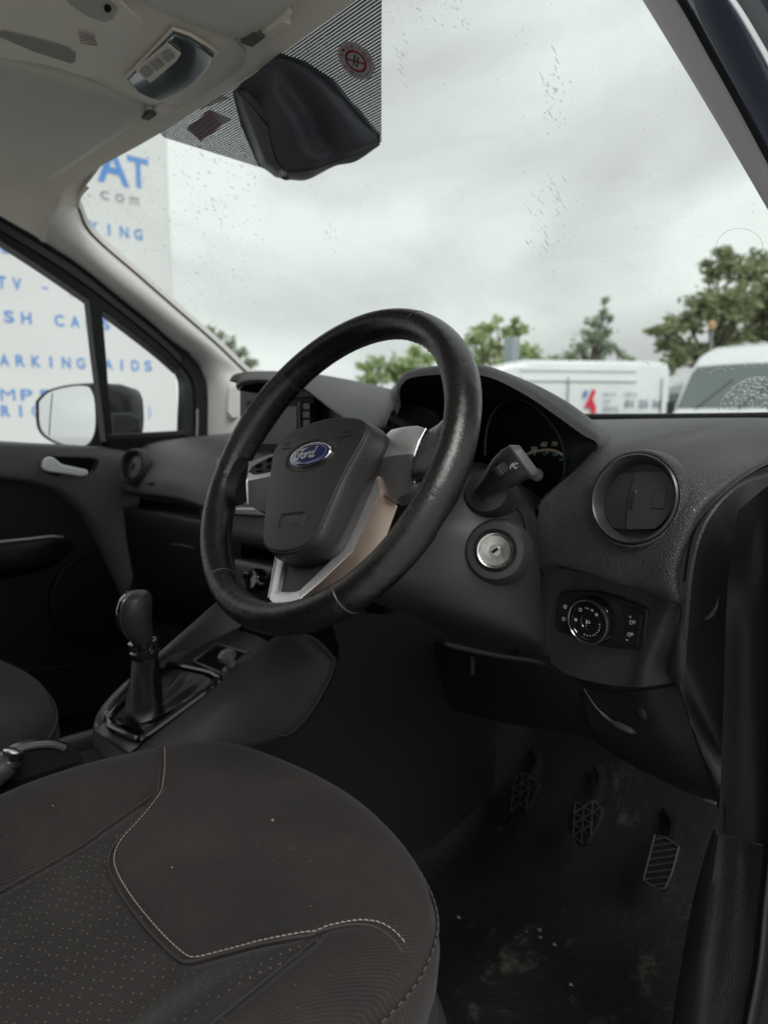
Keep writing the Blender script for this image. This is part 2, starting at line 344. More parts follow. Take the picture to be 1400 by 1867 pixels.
# white clad building with painted services list
WX = -6.0; yend = at(309, 340, X=WX).y
bd = thing('white_building', 'white clad building painted with blue capital lettering, seen through the passenger side', 'building', (WX - 4, -8, 0))
m = MB(); m.box((WX - 4, (yend - 30) / 2, 3.6), (8, yend + 30, 7.2)); obj('wall', m, WHITEW, bd, bev=.03)
m = MB(); m.box((WX - 4, (yend - 30) / 2, 7.27), (8.3, yend + 30.3, .13)); obj('roof_edge', m, SIGNG, bd)
def wallword(s, x0, yb, x1, yt, mt=SIGNB, bold=.012):
    a = at(x0, yb, X=WX); b2 = at(x1, yb, X=WX); c = at(x0, yt, X=WX)
    obj('lettering', txt(s, (WX + .004, a.y, a.z), (0, 1, 0), (0, 0, 1), w=b2.y - a.y, h=c.z - a.z, bold=bold), mt, bd, smooth=False)
def wl(s, x0, x1, ybl, h, mt=SIGNB, bold=.022):      # ybl: pixel height of baseline at x0
    a = at(x0, ybl, X=WX); b2 = at(x1, ybl, X=WX); c = at(x0, ybl - h, X=WX)
    W_ = b2.y - a.y; n = len(s)
    # letter by letter so that they are widely spaced like the painted ones
    adv = W_ / (n - .45)
    ms = MB()
    for i, ch in enumerate(s):
        if ch == ' ': continue
        hh = c.z - a.z; lw = adv * (.17 if ch in 'I' else .22 if ch in ".)" else .60 if ch not in 'MW' else .72)
        yy = a.y + i * adv + (adv * .18 if ch == 'I' else 0)
        if ch == '-': q = txt('-', (WX + .004, yy, a.z + hh * .35), (0, 1, 0), (0, 0, 1), w=adv * .4, h=hh * .13, bold=bold)
        elif ch == '.': q = txt('.', (WX + .004, yy + adv * .2, a.z), (0, 1, 0), (0, 0, 1), w=adv * .16, h=hh * .16)
        else: q = txt(ch, (WX + .004, yy, a.z - (hh * .12 if ch == ')' else 0)), (0, 1, 0), (0, 0, 1), w=lw, h=hh * (1.25 if ch == ')' else .72 if ch in 'com' else 1), bold=0 if ch in 'Mm' else bold)
        ms.add(q.v, q.f)
    obj('lettering', ms, mt, bd, smooth=False)
wallword('A', 178, 330, 236, 262, bold=.02); wallword('T', 234, 339, 272, 283, bold=.02)
wl('.com', 155, 251, 357, 22, SIGNG, .0); wl('PARKING', 78, 258, 410, 22)
wl('RO.', -34, 52, 457, 22); wl('CCTV - D', -62, 141, 520, 24); wl('DASH CAMS', -58, 199, 583, 23)
wl('PARKING AIDS', -30, 276, 666, 22); wl('MPE', 2, 94, 730, 21, bold=.012); wl('RIC', 3, 74, 760, 21, bold=.025); wl('S)', 249, 282, 762, 19)

PAINTW = mat('white_van_paint', (.72, .76, .77), .28, coat=.5, var=.03, vs=1)
VGLASS = mat('van_glass', (.10, .13, .125), .08, spec=.8, coat=.6); TYRE = mat('tyre', (.02, .02, .02), .8); RIMM = mat('wheel_rim', (.3, .3, .3), .4, metal=.8); TRIMV = mat('van_trim', (.03, .03, .03), .6); LAMPM = mat('headlight_glass', (.5, .52, .55), .15, coat=.8)
VTEXT = mat('van_lettering', (.06, .10, .14), .6)
def rring(x, w, z0, z1, r=.16, tw=.92, n=6):
    pts = []
    for cx, cz, a0 in ((w * tw - r, z1 - r, 0), (-(w * tw - r), z1 - r, pi / 2), (-(w - r * .6), z0 + r * .6, pi), (w - r * .6, z0 + r * .6, 1.5 * pi)):
        rr = r if cz > (z0 + z1) / 2 else r * .6
        for k in range(n + 1): pts.append(V((x, cx + rr * cos(a0 + k * pi / 2 / n), cz + rr * sin(a0 + k * pi / 2 / n))))
    return pts
def make_van(name, label, loc, rot, L_, H, wt=1.72, W_=1.0):
    t = thing(name, label, 'van', loc, group='white vans parked in the yard'); t.rotation_euler = (0, 0, rot)
    def O(nm, mb, mt, **k): return obj(nm, mb, mt, t, local=True, **k)
    body = MB(); hz = H
    st = [(L_ / 2, .80 * W_, .45, .95), (L_ / 2 - .08, .93 * W_, .35, hz * .44), (L_ / 2 - .55, .99 * W_, .3, hz * .46), (L_ / 2 - .95, 1.0 * W_, .3, hz * .50), (L_ / 2 - 1.35, 1.0 * W_, .3, hz * .76), (L_ / 2 - 1.75, 1.0 * W_, .3, hz * .905),
          (L_ / 2 - 2.2, 1.0 * W_, .3, hz * .965), (L_ / 2 - 2.9, 1.0 * W_, .3, hz), (-L_ / 2 + .3, 1.0 * W_, .3, hz), (-L_ / 2 + .06, .99 * W_, .32, hz - .03), (-L_ / 2, .95 * W_, .36, hz - .10)]
    body.loft([rring(x, w, a, b, min(.16, (b - a) * .3)) for x, w, a, b in st]); O('body', body, PAINTW, angle=50)
    ws = MB()     # windscreen lies on the sloping nose
    def noseZ(x):
        for (xa, _, _, za), (xb, _, _, zb) in zip(st, st[1:]):
            if xb <= x <= xa: return za + (zb - za) * (xa - x) / (xa - xb)
        return hz
    xs = np.linspace(L_ / 2 - .98, L_ / 2 - wt, 8)
    ws.grid([[V((x + .012, y * (.84 - .05 * (i / 7)) * W_, noseZ(x) + .012 - .02 * y * y)) for y in np.linspace(-1, 1, 9)] for i, x in enumerate(xs)])
    O('windscreen', ws, VGLASS)
    wp_ = MB()
    for y0 in (-.5, .2): wp_.tube([(L_ / 2 - .95, y0, noseZ(L_ / 2 - .95) + .03), (L_ / 2 - 1.25, y0 + .45, noseZ(L_ / 2 - 1.25) + .03)], .012, 6)
    O('wiper', wp_, TRIMV)
    for sgn in (-1, 1):
        s = MB(); s.prism([V((L_ / 2 - 1.15, sgn * .985 * W_, hz * .53)), V((L_ / 2 - 1.72, sgn * .965 * W_, hz * .80)), V((L_ / 2 - 2.35, sgn * .965 * W_, hz * .81)), V((L_ / 2 - 2.4, sgn * .985 * W_, hz * .53))], (0, sgn * .02, 0)); O('side_window', s, VGLASS)
        s = MB(); s.box((L_ / 2 - 1.35, sgn * 1.10 * W_, hz * .50), (.14, .22, .34)); O('mirror', s, TRIMV, bev=.04)
        s = MB(); s.box((-.7, sgn * 1.003 * W_, 1.05), (L_ - 2.6, .02, .12)); O('side_moulding', s, TRIMV, bev=.008)
        for xx in (L_ / 2 - .95, -L_ / 2 + 1.15):
            s = MB(); s.lathe((xx, sgn * .80 * W_, .34), (0, sgn, 0), [(.02, 0), (.33, 0), (.345, .05), (.345, .17), (.32, .2), (.21, .205)], 28, caps=True); wh = O('wheel', s, TYRE)
            s = MB(); s.lathe((xx, sgn * .80 * W_, .34), (0, sgn, 0), [(.21, .19), (.20, .17), (.06, .19), (.01, .19)], 28, caps=True); obj('rim', s, RIMM, wh, local=True)
        s = MB(); s.box((L_ / 2 - .12, sgn * .70 * W_, .88), (.16, .32, .22)); O('headlight', s, LAMPM, bev=.05)
    s = MB(); s.box((L_ / 2 + .0, 0, .62), (.1, 1.1 * W_, .28)); O('grille', s, TRIMV, bev=.03)
    for sgn in (-1, 1):
        for zc in (.90, .80):
            s = MB(); s.box((-.8, sgn * (.945 if zc > .85 else .965) * W_, hz * zc), (L_ - 3.4, .05, .05)); O('side_rib', s, PAINTW, bev=.015)
        for xc in (L_ / 2 - 2.5, L_ / 2 - 3.7, -L_ / 2 + .25):
            s = MB(); s.box((xc, sgn * .992 * W_, hz * .58), (.014, .03, hz * .50)); O('door_gap', s, TRIMV)
    for k in (0, 1, 2, 3, 4):    # roof ribs
        s = MB(); s.box((-.9, (-.55 + .275 * k) * W_, hz + .004), (L_ - 3.6, .05, .02)); O('roof_rib', s, PAINTW, bev=.008)
    return t, O
# panel van side-on with lettering (nose towards the left of the picture)
A0 = at(1180, 748, D=17.5); A1 = at(905, 748, D=16.8); dirA = V((A1.x - A0.x, A1.y - A0.y, 0)).normalized(); rotA = atan2(dirA.y, dirA.x)
LA = 6.4; cA = V((A0.x, A0.y, 0)) + dirA * (LA / 2 - .6) + V((-dirA.y, dirA.x, 0)) * -1.0
van1, O1 = make_van('parked_van', 'white panel van with red and blue emblem and dark lettering on its side', (cA.x, cA.y, 0), rotA, LA, 2.40)
# lettering on the side facing the cabin
MZ = Matrix.Translation(cA) @ Matrix.Rotation(rotA, 4, 'Z'); MI = MZ.inverted()
side = 1 if (MI @ V((CAM.x, CAM.y, 0))).y > 0 else -1
def onside(px, py):
    n = (MZ.to_3x3() @ V((0, side, 0))); return MI @ atp(px, py, MZ @ V((0, side * 1.0, 1)), n)
xd = V((-side, 0, 0))
def vtext(s, x0, yb, x1, yt, mt, bold=0):
    a, b2, c = onside(x0, yb), onside(x1, yb), onside(x0, yt)
    O1('lettering', txt(s, (a.x, side * 1.012, a.z), xd, (0, 0, 1), w=abs(b2.x - a.x), h=c.z - a.z, bold=bold), mt, smooth=False)
def vpoly(pts, mt, nm='emblem'):
    q = MB(); q.prism([(onside(x, y).x, side * 1.008, onside(x, y).z) for x, y in pts], (0, side * .004, 0)); O1(nm, q, mt, smooth=False)
VRED = mat('emblem_red', (.62, .03, .06), .5); VBLU = mat('emblem_blue', (.08, .16, .50), .5)
vpoly([(1079, 709), (1086, 712), (1080, 728), (1086, 742), (1085, 755), (1078, 753), (1075, 743), (1070, 744), (1064, 742), (1071, 730)], VRED)
vpoly([(1065, 711), (1071, 713), (1068, 724), (1062, 724)], VBLU)
vtext('AIRCON', 1098, 722, 1122, 716, VTEXT); vtext('SALES', 1098, 735, 1112, 729, VTEXT); vtext('SERVICE', 1098, 750, 1126, 741, VTEXT)
vtext('Call us', 1138, 722, 1160, 714, VTEXT); vtext('01 25 36', 1138, 743, 1205, 729, VTEXT, .01)
# second van faces the cabin, higher and nearer
B0 = at(1330, 748, D=11.6); van2, O2 = make_van('parked_van', 'tall white van facing the cabin, its wide grey windscreen behind raindrops', (B0.x, B0.y, 0), 0, 5.4, 2.40, wt=1.50)
dB = V((CAM.x - B0.x, CAM.y - B0.y, 0)).normalized(); angB = atan2(dB.y, dB.x) - radians(24)
van2.rotation_euler.z = angB; van2.location = V((B0.x, B0.y, 0)) + V((cos(angB), sin(angB), 0)) * -1.6
TAG_ = MB(); TAG_.box((5.6 / 2 - 1.30, .62, 1.93), (.004, .16, .22), (V((1, 0, .5)).normalized(), V((0, 1, 0)), V((-.5, 0, 1)).normalized()))
# third van mostly hidden between the two
C0 = at(1228, 748, D=24); van3, O3 = make_van('parked_van', 'distant white van glimpsed in the gap between the lettered van and the tall van', (C0.x, C0.y, 0), rotA, 5.0, 2.15)
# ---- trees
BARK = mat('bark', (.10, .08, .06), .9, grain=20, gs=.5)
def leafm(nm, c1, c2):
    def ex(m, t, b, tcn):
        oi = t.nodes.new('ShaderNodeTexNoise'); oi.inputs['Scale'].default_value = 1.1; oi.inputs['Detail'].default_value = 5; t.links.new(tcn.outputs['Object'], oi.inputs[0])
        r = t.nodes.new('ShaderNodeValToRGB'); r.color_ramp.elements[0].position = .35; r.color_ramp.elements[1].position = .65
        r.color_ramp.elements[0].color = (*c1, 1); r.color_ramp.elements[1].color = (*c2, 1); t.links.new(oi.outputs[0], r.inputs[0]); t.links.new(r.outputs[0], b.inputs['Base Color'])
        o_ = t.nodes['Material Output']; tl = t.nodes.new('ShaderNodeBsdfTranslucent'); mx_ = t.nodes.new('ShaderNodeMixShader'); mx_.inputs[0].default_value = .45; t.links.new(r.outputs[0], tl.inputs[0]); t.links.new(b.outputs[0], mx_.inputs[1]); t.links.new(tl.outputs[0], mx_.inputs[2]); t.links.new(mx_.outputs[0], o_.inputs[0])
    return mat(nm, c1, .7, extra=ex)
LEAFA = leafm('leaf_bright', (.32, .43, .19), (.50, .60, .34)); LEAFB = leafm('leaf_dull', (.27, .33, .24), (.40, .46, .32)); LEAFC = leafm('leaf_dark', (.22, .265, .145), (.35, .39, .22))
def tree(label, clumps, base, lm, leaf=.16, n=900, seed=1, group='trees beyond the yard'):
    """clumps: list of (centre, radius) in world space"""
    rnd = random.Random(seed); t = thing('tree', label, 'tree', base, group=group)
    cr_ = MB(); B = V(base)
    for c, r in clumps:
        c = V(c); k = int(n * r * r)
        tw = [V((rnd.gauss(0, 1), rnd.gauss(0, 1), rnd.gauss(0, .8))).normalized() * r * rnd.uniform(.35, 1.35) for _ in range(16)]
        for i in range(max(40, int(k * .75))):
            d = tw[i % 16] * rnd.random() ** .6 + V((rnd.gauss(0, 1), rnd.gauss(0, 1), rnd.gauss(0, 1))) * r * .17
            p = c + V((d.x, d.y, d.z * .85)); a = V((rnd.uniform(-1, 1), rnd.uniform(-1, 1), rnd.uniform(-.6, .6))).normalized(); b_ = a.orthogonal().normalized(); s = leaf * rnd.uniform(.5, 1.2)
            cr_.add([p - a * s, p + b_ * s * .45, p + a * s, p - b_ * s * .45], [(0, 1, 2, 3)])
    obj('crown', cr_, lm, t, smooth=False)
    tr = MB(); top = max(clumps, key=lambda q: q[0][2])[0]
    mid = B.lerp(V((B.x, B.y, top[2])), .45)
    tr.tube([B, B.lerp(mid, .5) + V((.08, 0, 0)), mid], [.22, .17, .13], 8)
    for c, r in clumps: tr.tube([mid, mid.lerp(V(c), .5) + V((0, 0, -.15)), c], [.09, .055, .02], 6)
    obj('trunk', tr, BARK, t)
def px_tree(label, D, blobs, lm, seed, leaf=.16, n=900):
    cl = []
    for x, y, r in blobs:
        p = at(x, y, D=D + random.uniform(-1, 1) * r / F_PX * D); cl.append(((p.x, p.y, p.z), r / F_PX * D))
    bx = sum(c[0][0] for c in cl) / len(cl); by = sum(c[0][1] for c in cl) / len(cl)
    tree(label, cl, (bx, by, 0), lm, leaf, n, seed)
px_tree('small bright green tree showing inside the ring of the steering wheel, left of its hub', 26, [(668, 668, 16), (690, 660, 14), (672, 690, 22), (655, 705, 14), (700, 690, 14)], LEAFA, 1, .15, 1500)
px_tree('bushy bright green tree seen through the upper right of the steering wheel', 26, [(735, 662, 22), (755, 645, 16), (722, 690, 20), (760, 680, 24), (775, 655, 18), (790, 690, 20), (745, 668, 22), (712, 672, 14)], LEAFA, 2, .15, 1500)
px_tree('rounded green tree just right of the steering wheel rim, above the instrument hood', 26, [(868, 615, 22), (890, 600, 20), (900, 640, 30), (930, 605, 22), (872, 655, 30), (948, 600, 16), (955, 640, 26), (920, 665, 25), (975, 655, 18), (905, 584, 9), (940, 585, 10), (1000, 662, 18), (1025, 668, 15), (850, 640, 20), (855, 672, 22)], LEAFA, 3, .15, 1100)
px_tree('tall thin grey green tree rising above the lettered white van', 27, [(1103, 548, 8), (1098, 570, 12), (1085, 590, 16), (1080, 615, 22), (1060, 635, 20), (1105, 605, 13), (1108, 635, 20), (1040, 650, 16), (1075, 655, 24), (1110, 580, 8), (1012, 655, 13)], LEAFB, 4, .14, 1100)
px_tree('low straggly shrub just right of the tall thin grey green tree', 27, [(1135, 650, 10), (1150, 657, 10), (1125, 640, 8)], LEAFB, 5, .12, 900)
px_tree('large dark green tree towering behind the tall white van', 21, [(1300, 500, 26), (1330, 480, 30), (1370, 500, 34), (1290, 560, 40), (1250, 585, 34), (1225, 600, 26), (1340, 560, 55), (1400, 560, 60), (1390, 480, 26), (1255, 640, 40), (1320, 630, 45), (1230, 660, 24), (1290, 480, 14), (1420, 520, 60), (1440, 600, 60), (1200, 600, 14), (1185, 605, 9), (1212, 625, 18), (1310, 460, 12), (1385, 620, 50)], LEAFC, 6, .15, 1300)
px_tree('hedge tree peeping over the passenger side pillar', 30, [(385, 600, 10), (400, 612, 12), (420, 630, 16), (438, 645, 14), (410, 650, 22), (450, 668, 18)], LEAFB, 7, .15, 1100)
# brown roofed house far off beside the passenger pillar
HB = at(472, 690, D=34); hs = thing('house', 'distant house with a brown pitched roof beside the passenger pillar', 'house', (HB.x, HB.y, 0))
HX = _R; HY = _F0
m = MB(); m.box((HB.x, HB.y, 1.25), (2.6, 4, 2.5), (HX, HY, _Z)); obj('wall', m, mat('render_wall', (.45, .40, .36), .8), hs)
m = MB(); zz = HB.z
m.prism([V((HB.x, HB.y, 0)) + HX * a + HY * -2.1 + _Z * z for a, z in ((-1.5, 2.45), (-.5, zz + .25), (.5, zz + .25), (1.5, 2.45))], HY * 4.2); obj('roof', m, mat('roof_tile', (.25, .14, .11), .8, var=.2, vs=3), hs)
# amber topped lamp post standing among the far vans
LP = at(1298, 590, D=17.5); lp = thing('lamp_post', 'thin grey post topped by an amber lamp behind the tall white van', 'lamp post', (LP.x, LP.y, 0))
m = MB(); m.tube([(LP.x, LP.y, 0), (LP.x, LP.y, LP.z - .15)], .028, 10); obj('post', m, SIGNG, lp)
m = MB(); m.lathe((LP.x, LP.y, LP.z - .15), (0, 0, 1), [(.03, 0), (.08, .02), (.10, .10), (.08, .18), (.03, .23), (.01, .235)], 16, caps=True); obj('lamp_head', m, mat('amber_lens', (.42, .27, .12), .4), lp)
# added box stands in for an upright pale blue grey reflection
PC = at(932, 660, D=20); pc = thing('upright_reflection', 'pale blue grey upright reflection left of the lettered white van, modelled as a box', 'reflection', (PC.x, PC.y, 0))
m = MB(); m.box((PC.x, PC.y, (at(932, 618, D=20).z) / 2), (.34, .34, at(932, 618, D=20).z)); obj('shaft', m, mat('reflection_blue_grey', (.30, .36, .37), .5), pc, bev=.03)
# ================================================================== CABIN SHELL
def WSY(X, Z): return .55 + (1.66 - Z) * 1.489 - (.05 + .66 * (1.66 - Z)) * X * X
def WS(X, Z, off=0): 
    p = V((X, WSY(X, Z), Z))
    if off: p += V((0, -.558, -.83)) * off
    return p
def atws(px, py, off=0):
    d = ray(px, py); a, b = .05, 3.0
    f = lambda t: (CAM + d * t).y - WSY((CAM + d * t).x, (CAM + d * t).z)
    for _ in range(40):
        c = (a + b) / 2
        if f(c) > 0: b = c
        else: a = c
    p = CAM + d * a
    if off: p += V((0, -.558, -.83)) * off
    return p
body = thing('van_cabin', 'grey trimmed van cabin shell with its roof lining, pillars and sill around the seats', 'van', (0, .3, .3))
# --- roof lining
xs = [-.735, -.71, -.68, -.64, -.60, -.5, -.3, 0, .3, .5, .60, .66, .70, .735]
def roofZ(X, Y):
    a = abs(X); d = max(0, .55 - Y); z = 1.655 + .035 * (1 - math.exp(-d / .05)) + .01 * min(d / .4, 1)
    f = 0 if a < .56 else ((a - .56) / .175) ** 2 * (.10 - .06 * min(1, d / .25))
    return z - f
def frontY(X): 
    a = abs(X); return .55 - .05 * X * X - (0 if a < .60 else (a - .60) * .28)
rows = []
for dY in (-.004, 0, .008, .02, .04, .07, .11, .18, .3, .5, .8):
    rows.append([V((X, frontY(X) - dY, roofZ(X, frontY(X) - dY) + (.01 if dY < 0 else 0))) for X in xs])
m = MB(); m.grid([curve(r, 4) for r in rows]); obj('roof_lining', m, HEAD, body, solid=.004)
_pts = [(-420, 150), (-200, 272), (-60, 352), (0, 388), (60, 422), (88, 440)]
_lo = [at(x, y + 5, X=-.744) for x, y in _pts]; _hi = [V((-.69, p.y, roofZ(-.69, p.y) + .004)) for p in _lo]
m = MB(); m.grid([_hi, [a.lerp(b, .5) + V((-.004, 0, .004)) for a, b in zip(_hi, _lo)], _lo]); obj('side_lining', m, HEAD, body)
# --- passenger pillar trim
inn = [(139, 378), (165, 430), (250, 505), (320, 566), (390, 627), (440, 675), (475, 706), (500, 745), (520, 800)]
outp = [(84, 437), (149, 480), (223, 540), (275, 582), (316, 618), (357, 650), (376, 682), (384, 715), (384, 800)]
I_ = [atws(*p) for p in inn]; Ou = [at(*p, X=-.735) for p in outp]
I_[-1] = at(530, 800, X=-.60); I_[-2] = at(505, 745, X=-.64)
r0 = curve([p + V((0, .011, .017)) for p, q in zip(I_, Ou)], 5); r1 = curve(I_, 5); r4 = curve(Ou, 5)
bul = V((.035, -.02, .012))
r2 = [a.lerp(b, .3) + bul for a, b in zip(r1, r4)]; r3 = [a.lerp(b, .72) + bul * .9 for a, b in zip(r1, r4)]
r5 = [p + V((-.03, -.004, 0)) for p in r4]
rows = [list(c) for c in zip(*[r0, r1, r2, r3, r4, r5])]; m = MB(); m.grid([curve(r, 4) for r in rows]); pil = obj('pillar_trim', m, PILLAR, body)
# lining piece that carries the roof down onto the pillar
re_ = resamp([V((X, frontY(X) - .002, roofZ(X, frontY(X)) + .001)) for X in (-.50, -.55, -.60, -.64, -.68, -.71, -.735, -.75)], 12)
pt_ = resamp([atws(158, 338), atws(146, 350), atws(139, 366), r1[0], r2[0], r3[0], r4[0], r4[0] + V((-.02, -.02, 0))], 12)
m = MB(); m.grid([re_, [a.lerp(b, .5) + V((0, .004, .004)) for a, b in zip(re_, pt_)], pt_, [p + V((0, .006, -.004)) for p in pt_]]); obj('corner_lining', m, HEAD, body)
# small inset panel low on the pillar
def inset(pts, X, mt, par, nm, th=.004):
    q = MB(); q.prism([at(x, y, X=X) for x, y in pts], (-th, 0, 0)); return obj(nm, q, mt, par, bev=.0015)
c0 = [(418, 706), (450, 704), (462, 712), (462, 758), (424, 762), (416, 752)]
inset(c0, -.655, PILLAR, pil, 'inset_panel', .01)
# --- driver side pillar: inner trim, then painted frame
e1 = [(1120, -110), (1185, 0), (1245, 98), (1300, 190), (1350, 275), (1400, 362), (1440, 440), (1475, 520)]
e2 = [(1165, -110), (1241, 0), (1296, 98), (1342, 180), (1377, 245), (1412, 310), (1465, 400), (1510, 500)]
P1 = [atws(x, y) for x, y in e1]; P2 = [at(x, y, X=.615) for x, y in e2]
P1 += [V((.655, 1.06, 1.22))]; P2 += [V((.66, .90, 1.20))]
P1.insert(0, V((.49, .548, 1.668))); P2.insert(0, V((.585, .475, 1.672)))
a1 = curve(P1, 5); a2 = curve(P2, 5)
ins = [p.lerp(q, .5) + V((-.012, -.012, 0)) for p, q in zip(a1, a2)]; bk = [p + V((.0, .03, .0)) for p in a1]
m = MB(); m.grid([curve(list(r), 4) for r in zip(bk, a1, ins, a2, [p + V((.02, .02, 0)) for p in a2])]); obj('pillar_trim', m, PILLARD, body)
e3 = [(1240, -110), (1325, 0), (1372, 75), (1400, 125), (1440, 200), (1480, 290), (1540, 400), (1590, 500)]
P3 = [at(x, y, X=.66) for x, y in e3] + [V((.72, .80, 1.18))]; P3.insert(0, V((.645, .40, 1.68))); a3 = curve(P3, 5)
m = MB(); m.grid([list(r) for r in zip(a2, [p.lerp(q, .1) + V((.004, -.003, 0)) for p, q in zip(a2, a3)], a3)]); obj('painted_frame', m, NAVY, body, solid=.003)
e4 = [(1330, -110), (1385, 0), (1420, 60), (1460, 130), (1520, 240), (1580, 350), (1640, 450), (1700, 560)]
P4 = [at(x, y, X=.71) for x, y in e4] + [V((.80, .80, 1.16))]; P4.insert(0, V((.70, .34, 1.70))); a4 = curve(P4, 5)
a3b = [p + V((.004, .006, 0)) for p in a3]
m = MB(); m.grid([list(r) for r in zip(a3b, [p.lerp(q, .5) + V((.0, -.006, 0)) for p, q in zip(a3b, a4)], a4, [p + V((.05, .0, .0)) for p in a4])]); obj('painted_frame', m, mat('navy_dull', (.10, .105, .14), .5), body)
m = MB(); m.tube([p + V((.001, -.003, 0)) for p in a2], .003, 6); obj('edge_seal', m, RUBBER, body)
# --- sill, kick panel and door post on the driver side
def net(rows, ku=5, kv=5): return patch([[V(p) for p in r] for r in rows], ku, kv)
post = [[at(1345, 930, X=.655), at(1375, 905, X=.675), at(1402, 885, X=.69), at(1475, 850, X=.72)],
        [at(1330, 1010, X=.655), at(1366, 1000, X=.675), at(1402, 990, X=.69), at(1480, 980, X=.73)],
        [at(1322, 1150, X=.655), at(1364, 1150, X=.67), at(1402, 1150, X=.69), at(1470, 1150, X=.73)],
        [at(1316, 1350, X=.655), at(1358, 1350, X=.67), at(1398, 1350, X=.69), at(1460, 1350, X=.73)],
        [at(1308, 1520, X=.655), at(1350, 1528, X=.67), at(1393, 1540, X=.69), at(1450, 1550, X=.73)]]
m = MB(); m.grid(net(post)); obj('door_post_trim', m, mat('post_plastic', (.022, .021, .024), .5, spec=.4, grain=420, gs=.3), body)
sillr = [[at(1296, 1522, X=.64), at(1310, 1524, X=.655), at(1352, 1531, X=.668), at(1389, 1543, X=.69), at(1450, 1555, X=.72)],
         [at(1268, 1620, X=.62), at(1295, 1620, X=.65), at(1345, 1640, X=.67), at(1383, 1650, X=.69), at(1440, 1670, X=.72)],
         [at(1250, 1740, X=.62), at(1280, 1740, X=.65), at(1330, 1750, X=.67), at(1372, 1760, X=.69), at(1430, 1780, X=.72)],
         [at(1225, 1880, X=.62), at(1262, 1880, X=.65), at(1305, 1890, X=.67), at(1347, 1895, X=.69), at(1410, 1900, X=.72)],
         [at(1195, 2060, X=.62), at(1230, 2060, X=.65), at(1270, 2070, X=.67), at(1315, 2080, X=.69), at(1380, 2100, X=.72)]]
for r in sillr: r.insert(0, r[0] + V((-.02, .02, -.12)))
m = MB(); m.grid(net(sillr)); obj('sill_trim', m, mat('sill_grain', (.040, .040, .045), .45, grain=330, gs=.5, var=.15, vs=25, dust=.3), body)
# black door seal running down outside the trim
ds = [[at(x, y, X=.700), at(x + 14, y, X=.712), at(x + 34, y, X=.705), at(x + 120, y + 4, X=.73)] for x, y in ((1400, 885), (1402, 980), (1400, 1150), (1396, 1350), (1391, 1540), (1380, 1655), (1369, 1765), (1344, 1898), (1312, 2080))]
m = MB(); m.grid(net(ds)); obj('door_seal', m, RUBBER, body)
# passenger side lower body, front bulkhead
m = MB(); m.grid([[V((x, y, z)) for x, y, z in ((-.76, 1.28, .40), (0, 1.34, .40), (.74, 1.28, .40))], [V((x, y, z)) for x, y, z in ((-.76, 1.30, .8), (0, 1.36, .8), (.74, 1.30, .8))], [V((x, y, z)) for x, y, z in ((-.76, 1.2, 1.15), (0, 1.42, 1.15), (.74, 1.2, 1.15))]]); obj('bulkhead', m, MATTE, body)
m = MB(); m.grid([[V((-.76, y, z)) for y in (.84, 1.0, 1.3)] for z in (.3, .7, 1.13)]); obj('body_side', m, MATTE, body)
# floor and toe board
def mud(m, t, b, tcn):
    nz = t.nodes.new('ShaderNodeTexNoise'); nz.inputs['Scale'].default_value = 9; nz.inputs['Detail'].default_value = 12; nz.inputs['Roughness'].default_value = .78; nz.inputs['Distortion'].default_value = .25; t.links.new(tcn.outputs['Object'], nz.inputs[0])
    r = t.nodes.new('ShaderNodeValToRGB'); e = r.color_ramp.elements; e[0].position = .56; e[0].color = (.005, .005, .006, 1); e[1].position = .72; e[1].color = (.06, .052, .042, 1)
    x = r.color_ramp.elements.new(.585); x.color = (.008, .008, .008, 1)
    t.links.new(nz.outputs[0], r.inputs[0]); t.links.new(r.outputs[0], b.inputs['Base Color'])
    bp = t.nodes.new('ShaderNodeBump'); bp.inputs['Strength'].default_value = .6; bp.inputs['Distance'].default_value = .01; t.links.new(nz.outputs[0], bp.inputs['Height']); t.links.new(bp.outputs[0], b.inputs['Normal'])
MUD = mat('muddy_vinyl', (.02, .02, .02), .5, spec=.18, extra=mud)
fl = []
for Y, Z in ((-.6, .46), (0, .45), (.4, .45), (.7, .452), (.82, .47), (.95, .54), (1.08, .66), (1.2, .80), (1.27, 1.0)):
    fl.append([V((X, Y, Z + (.0 if X > .14 else .10 * min(1, (.14 - X) / .05)) + .006 * sin(X * 23 + Y * 17))) for X in (-.02, .09, .12, .16, .25, .35, .45, .55, .66)])
m = MB(); m.grid(patch(fl, 4, 4)); obj('footwell_floor', m, MUD, body)
fl = [[V((X, Y, Z)) for X in (-.76, -.5, -.2, .02)] for Y, Z in ((-.6, .45), (0, .45), (.7, .45), (.95, .54), (1.2, .8))]
m = MB(); m.grid(patch(fl, 3, 3)); obj('footwell_floor', m, MUD, body)
# --- unseen rear bulkhead and far side, added to block light from behind
m = MB(); m.box((0, -.62, 1.05), (1.48, .03, 1.30)); obj('rear_bulkhead', m, mat('bulkhead_lining', (.22, .22, .215), .8), body)
m = MB(); m.box((-.755, -.42, 1.05), (.03, .40, 1.2)); obj('rear_side', m, HARD, body, bev=.01)
m = MB(); m.box((.74, -.50, 1.05), (.06, .22, 1.25)); obj('rear_post', m, HARD, body, bev=.01)
